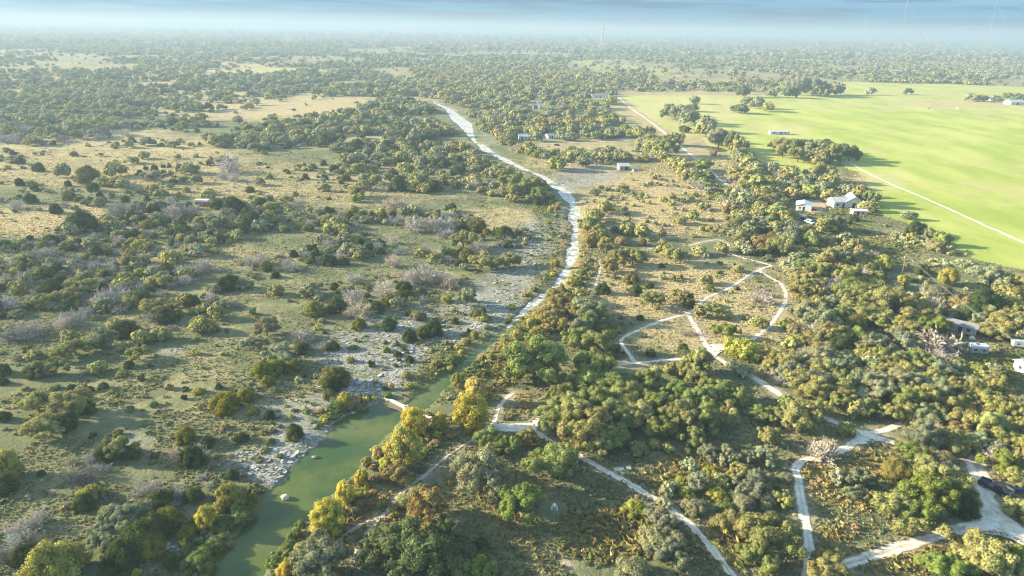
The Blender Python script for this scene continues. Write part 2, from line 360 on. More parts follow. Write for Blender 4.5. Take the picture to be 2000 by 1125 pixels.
M_GROUND, t, b = nodes_for('meadow_ground'); g = NG(t)
c1 = g.attr('cover'); c2 = g.attr('cover2')
nL = g.noise(.018, 5, .6); nM = g.noise(.11, 6, .65); nS = g.noise(.9, 5, .7); nF = g.noise(3.2, 3, .7)
green = g.mix(nM, (.095, .122, .06), (.165, .18, .105)); tan = g.mix(nS, (.27, .225, .125), (.50, .42, .24))
f = g.math('ADD', g.math('MULTIPLY', nM, .9), g.math('MULTIPLY', nL, .5)); f = g.math('ADD', f, g.math('MULTIPLY', nS, .35)); f = g.math('ADD', f, g.math('MULTIPLY', c1[0], .42))
col = g.mix(g.rng(f, .80, 1.24), green, tan)  # less tan on the lower pasture: its partial cloud shadow is painted in
col = g.mix(g.math('MULTIPLY', g.rng(nS, .55, .7), .6), col, (.06, .08, .035))
gold = g.mix(nS, (.13, .125, .04), (.42, .32, .11))
gf = g.math('MULTIPLY', c2[0], g.rng(nM, .3, .6)); col = g.mix(gf, col, gold)
lush = g.mix(nS, (.06, .09, .025), (.16, .17, .06)); col = g.mix(g.math('MULTIPLY', c2[1], .85), col, lush)
# limestone: pale slabs with dark joints and plants in the cracks
wv = t.nodes.new('ShaderNodeVectorMath'); wv.operation = 'ADD'
nc3 = t.nodes.new('ShaderNodeTexNoise'); nc3.inputs['Scale'].default_value = .35; nc3.inputs['Detail'].default_value = 4; t.links.new(g.pos, nc3.inputs['Vector'])
wm = t.nodes.new('ShaderNodeVectorMath'); wm.operation = 'SCALE'; wm.inputs['Scale'].default_value = 4.0; t.links.new(nc3.outputs['Color'], wm.inputs[0]); t.links.new(g.pos, wv.inputs[0]); t.links.new(wm.outputs[0], wv.inputs[1])
vo = t.nodes.new('ShaderNodeTexVoronoi'); vo.feature = 'DISTANCE_TO_EDGE'; vo.inputs['Scale'].default_value = .8; t.links.new(wv.outputs[0], vo.inputs['Vector'])
rk = g.mix(g.noise(.9, 6, .75), (.19, .195, .215), (.50, .495, .50)); rk = g.mix(g.rng(vo.outputs['Distance'], .01, .07), (.09, .095, .09), rk); rk = g.mix(g.rng(nF, .52, .62), rk, (.10, .12, .07))
rf = g.math('MULTIPLY', c1[1], g.rng(g.math('ADD', g.math('MULTIPLY', nM, .5), g.math('MULTIPLY', nS, .5)), .40, .53)); col = g.mix(rf, col, rk)
br = g.mix(nS, (.30, .24, .18), (.50, .42, .34)); col = g.mix(g.math('MULTIPLY', c2[2], g.rng(nS, .3, .5)), col, br)
fw_ = g.noise(.03, 5, .6, g.scaled((1, .35, 1)))
fl = g.mix(g.rng(fw_, .35, .65), (.29, .37, .075), (.46, .49, .15)); fl = g.mix(g.math('MULTIPLY', nS, .5), fl, (.22, .27, .07)); fl = g.mix(g.math('MULTIPLY', c1[0], g.rng(nM, .3, .6)), fl, (.44, .40, .22)); fl = g.mix(g.rng(g.noise(.012, 6, .65), .56, .66), fl, (.40, .37, .17))
col = g.mix(c1[2], col, fl)
t.links.new(col, b.inputs['Base Color']); b.inputs['Roughness'].default_value = 1.0; b.inputs['Specular IOR Level'].default_value = 0.05
hgt = g.math('ADD', g.math('MULTIPLY', nF, .5), nS); g.bump(hgt, b, .9, .55)
gme.materials.append(M_GROUND)
ground = link('ground', gme, kind='structure')

# water
def sheet_from_poly(name, poly_pairs, z, m, grow=1.6, kind='structure'):
    """two banks (same number of points) spanned by a sheet a little wider than the channel"""
    L, Rr = poly_pairs; V = []; F = []
    K = 7
    for a, c in zip(L, Rr):
        a = np.array(a); c = np.array(c); d = (c - a); n = np.linalg.norm(d) + 1e-6; d = d / n
        a2 = a - d * grow; c2_ = c + d * grow
        for k in range(K): q = a2 + (c2_ - a2) * k / (K - 1); V.append((q[0], q[1], z))
    for i in range(len(L) - 1):
        for k in range(K - 1): F.append((i * K + k, i * K + k + 1, (i + 1) * K + k + 1, (i + 1) * K + k))
    return link(name, mk_mesh(name, np.array(V), [np.array(F)], [m]), kind=kind)
def resample(pts, n):
    p = np.array(pts, float); s = np.concatenate([[0], np.cumsum(np.linalg.norm(np.diff(p, axis=0), axis=1))]); q = np.linspace(0, s[-1], n)
    return np.stack([np.interp(q, s, p[:, 0]), np.interp(q, s, p[:, 1])], -1)
M_POOL, t, b = nodes_for('green_pool_water'); g = NG(t)
pn = g.noise(.07, 5, .6); pc = g.mix(g.rng(pn, .35, .65), (.034, .072, .018), (.092, .116, .028)); pc = g.mix(g.rng(g.noise(.35, 4, .6), .55, .75), pc, (.04, .075, .03))
t.links.new(pc, b.inputs['Base Color']); b.inputs['Roughness'].default_value = .07; b.inputs['IOR'].default_value = 1.33; b.inputs['Specular IOR Level'].default_value = .5
g.bump(g.noise(.8, 3, .5), b, .12, .1)
M_RIVER, t, b = nodes_for('shallow_river_water'); g = NG(t)
rn = g.noise(.45, 6, .72); rc = g.mix(g.rng(rn, .42, .56), (.22, .22, .20), (.60, .59, .55)); rc = g.mix(g.rng(g.noise(.8, 4, .7), .56, .7), rc, (.16, .17, .13))  # limestone bed tone, with the bright horizon reflection painted into it
t.links.new(rc, b.inputs['Base Color']); b.inputs['Roughness'].default_value = .32; b.inputs['IOR'].default_value = 1.33
g.bump(g.noise(1.4, 4, .6), b, .3, .12)
upL, upR = np.array(wpoly(RUP_L)), np.array(wpoly(RUP_R))
sheet_from_poly('river_water', (upL[:25], upR[:25]), WATER_Z, M_RIVER, .5)
sheet_from_poly('pool_water', (upL[24:], upR[24:]), WATER_Z + .004, M_POOL, .6)
sheet_from_poly('weir_pool_water', (resample(wpoly(RLO_L), 24), resample(wpoly(RLO_R), 24)), WATER_Z, M_POOL, .3)
# the shallow rusty shelf of silt below the weir
M_SILT = mat('rusty_silt', (.17, .125, .085), .7, noise=(.4, .35))
sil = [(750,784),(800,805),(838,820),(815,822),(806,826),(797,830),(799,818),(789,810),(775,801),(758,795),(746,790)]
sp = [U(x, y, WATER_Z + .03) for x, y in sil]; cc = sum(sp) / len(sp)
link('silt_shelf', mk_mesh('silt_shelf', np.array(sp + [cc]), [np.array([(i, (i + 1) % len(sp), len(sp)) for i in range(len(sp))])], [M_SILT]), kind='structure')

# pale strip of water far off beyond the field, glimpses of the river upstream
M_FAR, t, b = nodes_for('far_water'); b.inputs['Base Color'].default_value = (.6, .62, .62, 1); b.inputs['Roughness'].default_value = .3
for nm, pts, wd in (('far_lake', [(1675,138),(1740,138.6),(1860,140),(2010,142),(2150,144)], 30), ('far_river', [(590,140),(597,148),(603,154),(600,160),(596,165),(604,172)], 9)):
    wp = np.array([U(x, y)[:2] for x, y in pts]); V = []; F = []
    for i, p in enumerate(wp):
        V += [(p[0], p[1] - wd / 2, 1.2), (p[0] + wd * .1, p[1] + wd / 2, 1.2)]
    for i in range(len(wp) - 1): F.append((2 * i, 2 * i + 2, 2 * i + 3, 2 * i + 1))
    link(nm, mk_mesh(nm, np.array(V), [np.array(F)], [M_FAR]), kind='structure')

# paths: ragged ribbons just over the ground
def path_mat(name, c0, c1_, dark, ruts=True):
    m, t, b = nodes_for(name); g = NG(t)
    n1 = g.noise(.6, 6, .7); n2 = g.noise(2.2, 4, .7)
    c = g.mix(g.rng(n1, .3, .6), c0, c1_); c = g.mix(g.math('MULTIPLY', g.rng(n2, .56, .7), .7), c, dark); c = g.mix(g.math('MULTIPLY', g.rng(g.noise(.25, 5, .6), .55, .7), .5), c, dark)
    if ruts:
        ta = t.nodes.new('ShaderNodeAttribute'); ta.attribute_name = 'tint'; wt = g.math('ADD', ta.outputs['Fac'], g.math('MULTIPLY', g.math('SUBTRACT', n2, .5), .5)); c = g.mix(g.rng(wt, .6, .95), g.mix(.5, c, dark), c)
    t.links.new(c, b.inputs['Base Color']); b.inputs['Roughness'].default_value = .95; b.inputs['Specular IOR Level'].default_value = .1; g.bump(n2, b, .5, .15); return m
M_PATH = path_mat('pale_gravel', (.50, .46, .39), (.74, .69, .60), (.2, .18, .12))
M_YARD = path_mat('gravel_yard_surface', (.50, .46, .39), (.74, .69, .60), (.2, .18, .12), False)
M_ROAD = path_mat('dirt_road_surface', (.46, .42, .36), (.68, .64, .58), (.28, .26, .16))
M_FOOT = path_mat('worn_footpath', (.34, .30, .25), (.54, .49, .43), (.2, .17, .09))
npth = 0
for nm, L in PATHS.items():
    V = []; F = []; TN = []; base = 0
    for pts, wd in L:
        wd = wd * (.6 if nm == 'footpath' else .68); amp = 2.2 if nm == 'footpath' else 1.0
        wp = [U(x, y)[:2] for x, y in pts]
        p = np.array(wp); ln = np.sum(np.linalg.norm(np.diff(p, axis=0), axis=1)); n = int(max(8, min(400, ln / 0.8)))
        p = resample(p, n)
        for _ in range(max(2, int(3 / (ln / n)))):
            p[1:-1] = (p[:-2] + 2 * p[1:-1] + p[2:]) / 4
        d = np.gradient(p, axis=0); d /= np.linalg.norm(d, axis=1)[:, None] + 1e-9; nn = np.stack([-d[:, 1], d[:, 0]], -1)
        s = np.arange(n)
        wl = wd / 2 * (1 + (vnoise(s * .21, s * 0 + 3.1 + npth, 1) - .5) * .5 * amp + (vnoise(s * .9, s * 0 + npth, 2) - .5) * .55); wr = wd / 2 * (1 + (vnoise(s * .23, s * 0 + 7.7 + npth, 3) - .5) * .5 * amp + (vnoise(s * .8, s * 0 + 1.5 + npth, 4) - .5) * .55)
        K = 5
        for k in range(K):
            u = k / (K - 1)
            q = p + nn * ((1 - u) * wl - u * wr)[:, None]
            z = ground_z(q[:, 0], q[:, 1]) + .05 + .004 * npth + (.0 if 0 < k < K - 1 else -.03) + np.clip(np.hypot(q[:, 0], q[:, 1]) - 300, 0, 1200) * .0003
            V.append(np.column_stack([q, z])); TN.append(np.full((n, 1), (.62, 1.0, .74, 1.0, .62)[k]) * np.where((vnoise(s * .13 + k, s * 0 + npth, 6) > .62) & (k == 2), .62, 1)[:, None] * np.ones((1, 3)))
        base_i = base
        for k in range(K - 1):
            a = base_i + k * n; c = base_i + (k + 1) * n; i = np.arange(n - 1)
            F.append(np.stack([a + i, c + i, c + i + 1, a + i + 1], -1))
        base += K * n; npth += 1
    m = M_ROAD if nm in ('field_road', 'lane') else (M_FOOT if nm == 'footpath' else M_PATH)
    link(nm, mk_mesh(nm, np.concatenate(V), [np.concatenate(F)[:, ::-1]], [m], np.concatenate(TN)), kind='structure')
# wide gravel where the trails meet
def blob_patch(name, pts, m, lift):
    p = np.array([U(x, y)[:2] for x, y in pts]); q = []
    n = len(p)
    for i in range(n):
        for u in np.linspace(0, 1, 9)[:-1]:
            q.append(p[i] * (1 - u) + p[(i + 1) % n] * u)
    q = np.array(q)
    for _ in range(5): q = (np.roll(q, 1, 0) + 2 * q + np.roll(q, -1, 0)) / 4
    q += (rng.random(q.shape) - .5) * .35
    c = q.mean(0); rings = [q, c + (q - c) * .66, c + (q - c) * .33]
    V = np.concatenate(rings + [c[None]]); z = ground_z(V[:, 0], V[:, 1]) + lift; z[:len(q)] -= .03
    m_ = len(q); i = np.arange(m_); j = (i + 1) % m_
    F4 = np.concatenate([np.stack([r * m_ + i, r * m_ + j, (r + 1) * m_ + j, (r + 1) * m_ + i], -1) for r in range(2)]); F3 = np.stack([2 * m_ + i, 2 * m_ + j, np.full(m_, 3 * m_)], -1)
    V = np.column_stack([V, z]); A = V[F3[0]]; 
    if np.cross(A[1] - A[0], A[2] - A[0])[2] < 0: F4 = F4[:, ::-1]; F3 = F3[:, ::-1]
    return link(name, mk_mesh(name, V, [F4, F3], [m]), kind='structure')
blob_patch('gravel_junction', [(1664,838),(1690,842),(1712,843),(1712,850),(1735,860),(1700,866),(1668,872),(1660,866),(1672,855)], M_YARD, .17)
blob_patch('gravel_junction', [(1372,690),(1388,673),(1408,676),(1432,670),(1426,680),(1402,692),(1396,702),(1380,700)], M_YARD, .18)
blob_patch('gravel_junction', [(950,838),(968,826),(1000,828),(1040,826),(1048,838),(1050,852),(1020,845),(980,842)], M_YARD, .19)
blob_patch('gravel_yard', [(1900,968),(1920,975),(1960,1005),(2010,1040),(2010,1075),(1960,1050),(1900,1044),(1880,1035),(1905,1015)], M_YARD, .20)
blob_patch('driveway', [(1574,418),(1588,400),(1600,402),(1612,410),(1600,414),(1582,422)], mat('pink_gravel', (.42, .27, .21), .95, noise=(.5, .3)), .21)
blob_patch('stock_pond', [(1376,292),(1392,289),(1410,290),(1422,294),(1412,297),(1390,296)], M_POOL, .3)

# ------------------------------------------------------------------ plants: one high and several lighter shapes of each kind
def icos(sub):
    import bmesh
    bm = bmesh.new(); bmesh.ops.create_icosphere(bm, subdivisions=sub, radius=1.0)
    V = np.array([v.co[:] for v in bm.verts]); F = np.array([[v.index for v in f.verts] for f in bm.faces]); bm.free(); return V, F
ICO = {k: icos(k) for k in (1, 2, 3)}
def unit(v): return v / (np.linalg.norm(v, axis=-1, keepdims=True) + 1e-9)
def leaf_cloud(rg, blobs, n, size, spread=.34, core=.8, sub=1, tvar=.22):
    """blobs: (cx,cy,cz,rx,rz); n leaf clumps on each; a leafy core fills the inside"""
    VV = []; QQ = []; TT_ = []; T3 = []; base = 0
    mid = np.array([0, 0, np.mean([b_[2] for b_ in blobs]) - .25])
    for bx in blobs:
        c = np.array(bx[:3]); r = np.array([bx[3], bx[3], bx[4]])
        tone = 1 + (rg.random() - .5) * 2 * tvar
        hue = (rg.random() - .5) * .13
        m = max(2, int(n * (bx[3] / .3) ** 2 * (1 if n > 30 else .3)))
        d = unit(rg.normal(size=(m, 3)) + unit(c - mid) * .55 + np.array([0, 0, .25]))
        rad = 1 + (rg.random((m, 1)) - .5) * .5
        p = c + d * r * rad
        nr_ = unit(d + rg.normal(size=(m, 3)) * spread)
        a = unit(np.cross(nr_, rg.normal(size=(m, 3)))); b_ = np.cross(nr_, a)
        s = size * (.55 + .9 * rg.random((m, 1)))
        jit = lambda: 1 + (rg.random((m, 1)) - .5) * .8
        q = np.stack([p - a * s * jit() - b_ * s * .35 * jit(), p + a * s * .3 * jit() - b_ * s * jit(), p + a * s * jit() + b_ * s * .4 * jit(), p - a * s * .35 * jit() + b_ * s * jit()], 1)
        VV.append(q.reshape(-1, 3)); QQ.append(np.arange(m * 4).reshape(-1, 4) + base); base += m * 4
        lt = np.repeat(tone * (1 + (rg.random(m) - .5) * .36), 4)
        TT_.append(np.stack([lt * (1 + hue), lt, lt * (1 - hue)], -1))
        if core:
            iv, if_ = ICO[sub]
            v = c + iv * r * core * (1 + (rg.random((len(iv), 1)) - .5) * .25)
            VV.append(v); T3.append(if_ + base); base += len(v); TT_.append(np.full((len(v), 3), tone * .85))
    return np.concatenate(VV), np.concatenate(QQ), (np.concatenate(T3) if T3 else np.zeros((0, 3), int)), np.concatenate(TT_)
def dome(rg, n, rz, z0, br, flat=.75, lo=-.25, inner=.25, lump=.3):
    """lobes spread through a dome-like crown of radius 1"""
    B = []
    ph = rg.random(4) * 6.28
    for i in range(n):
        u = (i + .5) / n; z = 1 - u * (1 - lo); th = i * 2.39996 + rg.random() * .7
        s = math.sqrt(max(0, 1 - z * z))
        k = 1 + lump * (math.sin(2 * th + ph[0]) * .5 + math.sin(3 * th + ph[1]) * .5) * s + (rg.random() - .5) * .22
        rr = .74 * k * (1 + (rg.random() - .6) * .42)
        b_ = br * (.65 + .7 * rg.random())
        B.append((s * math.cos(th) * rr, s * math.sin(th) * rr, z0 + z * rz * .8 * (1 + (rg.random() - .5) * .25), b_, b_ * flat))
    for i in range(int(n * inner) if n > 6 else 0):
        d = unit(rg.normal(size=3)); r = rg.random() * .5
        B.append((d[0] * r, d[1] * r, z0 + rz * (.1 + .3 * rg.random()), br * 1.1, br * .9))
    return B
KINDS = 'ojybs'
def crown_blobs(kind, rg, lod):
    q = (1.0, .40, .15, .066)[lod]
    if kind == 'o' and lod == 0:
        B = []
        for bx in dome(rg, 10, .66, .58, .36, .8, lo=-.2, inner=.2, lump=.45):
            c = np.array(bx[:3]); r = bx[3]
            B.append((c[0] * .92, c[1] * .92, c[2] - .05, r * .62, r * .5))
            for j in range(6):
                d = unit(rg.normal(size=3) + np.array([c[0], c[1], .5]) * .9); q = c + d * np.array([r, r, r * .72]) * (.62 + .3 * rg.random()); s_ = r * (.34 + .26 * rg.random())
                B.append((q[0], q[1], q[2], s_, s_ * .82))
        return B
    if kind == 'o': return dome(rg, max(3, int(46 * q)), .72, .55, .27 / q ** .38, .8)
    if kind == 'j': return dome(rg, max(3, int(30 * q)), .95, .42, .32 / q ** .38, .95, lo=-.4, lump=.18)
    if kind == 'y': return dome(rg, max(5, int(40 * q)), 1.15, .95, .28 / q ** .38, 1.1, lo=-.75, lump=.22)
    if kind == 's': return dome(rg, max(3, int(34 * q)), .62, .35, .27 / q ** .38, .85, lo=-.3, lump=.35)
def trunk_mb(kind, rg):
    mb = MB(); h = {'o': .75, 'j': .5, 'y': 1.3, 's': .4}[kind]; r0 = {'o': .055, 'j': .05, 'y': .05, 's': .035}[kind]
    lean = rg.normal(size=2) * .06
    pts = [(lean[0] * u, lean[1] * u, h * u - .03) for u in (0, .15, .5, 1)]
    mb.tube(pts, [r0 * 1.5, r0, r0 * .85, r0 * .5], 7)
    for k in range(5):
        th = k * 1.26 + rg.random() * .6; z = h * (.35 + .1 * k)
        mb.tube([(lean[0] * .5, lean[1] * .5, z), (.25 * math.cos(th), .25 * math.sin(th), z + .18), (.55 * math.cos(th), .55 * math.sin(th), z + .3 + .15 * rg.random())], [r0 * .55, r0 * .4, r0 * .15], 5)
    return mb
def twigs(rg, lod, wide=1.0, dead=False):
    """a leafless crown: stems that fork and fork again"""
    S = []
    ns, n2, n3, wd = ((19, 8, 6, .013), (9, 4, 3, .026), (6, 3, 2, .035), (5, 2, 0, .08))[lod]
    if dead: ns, n2, n3, wd = 9, 7, 7, .012
    def seg(p, d, L, w, depth):
        d2 = unit(d + rg.normal(size=3) * .18); m_ = p + d * L * .5; e = m_ + d2 * L * .5
        S.append((p, m_, w, w * .8)); S.append((m_, e, w * .8, w * .5))
        k = (n2, n3, 0)[depth] if depth < 3 else 0
        for _ in range(k):
            u = .3 + .7 * rg.random(); q = p + (e - p) * u
            seg(q, unit(d2 + rg.normal(size=3) * .62 + np.array([0, 0, .12])), L * (.38 + .3 * rg.random()), w * .6, depth + 1)
    for i in range(ns):
        th = i * 2.4 + rg.random(); el = .25 + 1.1 * rg.random()
        d = np.array([math.cos(th) * math.cos(el), math.sin(th) * math.cos(el), math.sin(el)])
        base = np.array([rg.normal() * .16, rg.normal() * .16, -.02])
        seg(base, d, .62 + .3 * rg.random(), wd * (2.2 if not dead else 4), 0)
    A = np.array([s[0] for s in S]); B = np.array([s[1] for s in S]); wa = np.array([[s[2]] for s in S]) * wide; wb = np.array([[s[3]] for s in S]) * wide
    d = unit(B - A); a = unit(np.cross(d, rg.normal(size=d.shape)))
    V = np.stack([A - a * wa, A + a * wa, B + a * wb, B - a * wb], 1).reshape(-1, 3)
    n = len(S); t = np.repeat(.75 + .5 * rg.random(n), 4); V[:, 2] = np.maximum(V[:, 2], -.03)
    return V, np.arange(4 * n).reshape(-1, 4), np.stack([t, t, t], -1)
NVAR = {'o': 9, 'j': 6, 'y': 5, 'b': 7, 's': 7}
LEAF = {'o': (.025, 330), 'j': (.030, 190), 'y': (.036, 190), 's': (.034, 150)}
CROWN = {}; TRUNK = {}; LIGHT = {}
for k in KINDS:
    for v in range(NVAR[k]):
        rg = np.random.default_rng(1000 + 37 * v + ord(k))
        if k == 'b':
            V, Q, T = twigs(rg, 0); CROWN[k, v] = mk_mesh('bare_branches', V, [Q], [M_TWIG], T); continue
        sz, n = LEAF[k]
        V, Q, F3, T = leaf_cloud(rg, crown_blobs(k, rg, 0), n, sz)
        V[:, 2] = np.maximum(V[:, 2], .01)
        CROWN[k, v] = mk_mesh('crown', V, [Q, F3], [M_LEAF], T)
        tm = trunk_mb(k, rg); TRUNK[k, v] = mk_mesh('trunk', np.array(tm.V), [np.array(tm.F4), np.array(tm.F3)], [M_BARK])
    for lod in (1, 2, 3):
        for v in range(4):
            rg = np.random.default_rng(5000 + 97 * v + 7 * lod + ord(k))
            if k == 'b':
                V, Q, T = twigs(rg, lod, 1.15); LIGHT[k, lod, v] = (V, Q, np.zeros((0, 3), int), T); continue
            LIGHT[k, lod, v] = leaf_cloud(rg, crown_blobs(k, rg, lod), (0, 22, 14, 8)[lod], (0, .12, .18, .26)[lod], core=.9)
dt = twigs(np.random.default_rng(77), 0, 1.6, dead=True); DEAD = mk_mesh('bare_limbs', dt[0], [dt[1]], [M_TWIG], dt[2])

NAME = {'o': ('live_oak_tree', 'oak tree'), 'j': ('cedar_tree', 'cedar'), 'y': ('cottonwood_tree', 'tree'), 'b': ('bare_brush', 'bare bush'), 's': ('leafy_shrub', 'shrub')}
HC = {'o': .8, 'j': .65, 'y': 1.0, 'b': .45, 's': .5}          # height of the middle of the crown over its radius
TONES = {'o': [('olive', (.275,.27,.105)), ('green', (.205,.24,.08)), ('grey green', (.235,.255,.150)), ('dark green', (.115,.145,.06)), ('rusty olive', (.28,.24,.095)), ('bright green', (.20,.24,.06))],
         'j': [('dark green', (.075,.10,.034)), ('yellowish green', (.20,.195,.03)), ('deep green', (.06,.09,.034)), ('olive', (.165,.16,.05))],
         'y': [('golden yellow', (.47,.40,.075)), ('yellow green', (.37,.345,.085)), ('pale yellow', (.47,.42,.14)), ('olive gold', (.30,.275,.08))],
         'b': [('grey', (.34,.335,.325)), ('pinkish grey', (.41,.375,.345)), ('dark grey', (.24,.225,.215)), ('tan', (.45,.39,.29))],
         's': [('pale olive', (.275,.275,.135)), ('green', (.165,.21,.07)), ('yellow green', (.33,.32,.075)), ('brown', (.33,.245,.12)), ('grey green', (.21,.22,.12))]}
PL = []                                                        # every plant: kind, tone, x, y, crown radius, picture x, y, radius
def radius_m(px, py, rpx):
    w0 = U(px, py, 2.0); return rpx * float(P(w0)[2]) / FPX
def put(kind, px, py, rpx, tone=0, hero=True):
    a = radius_m(px, py, rpx)
    for _ in range(2):
        w0 = U(px, py, HC[kind] * a); a = rpx * float(P(w0)[2]) / FPX
    PL.append([kind, tone, float(w0[0]), float(w0[1]), a, px, py, rpx, hero])
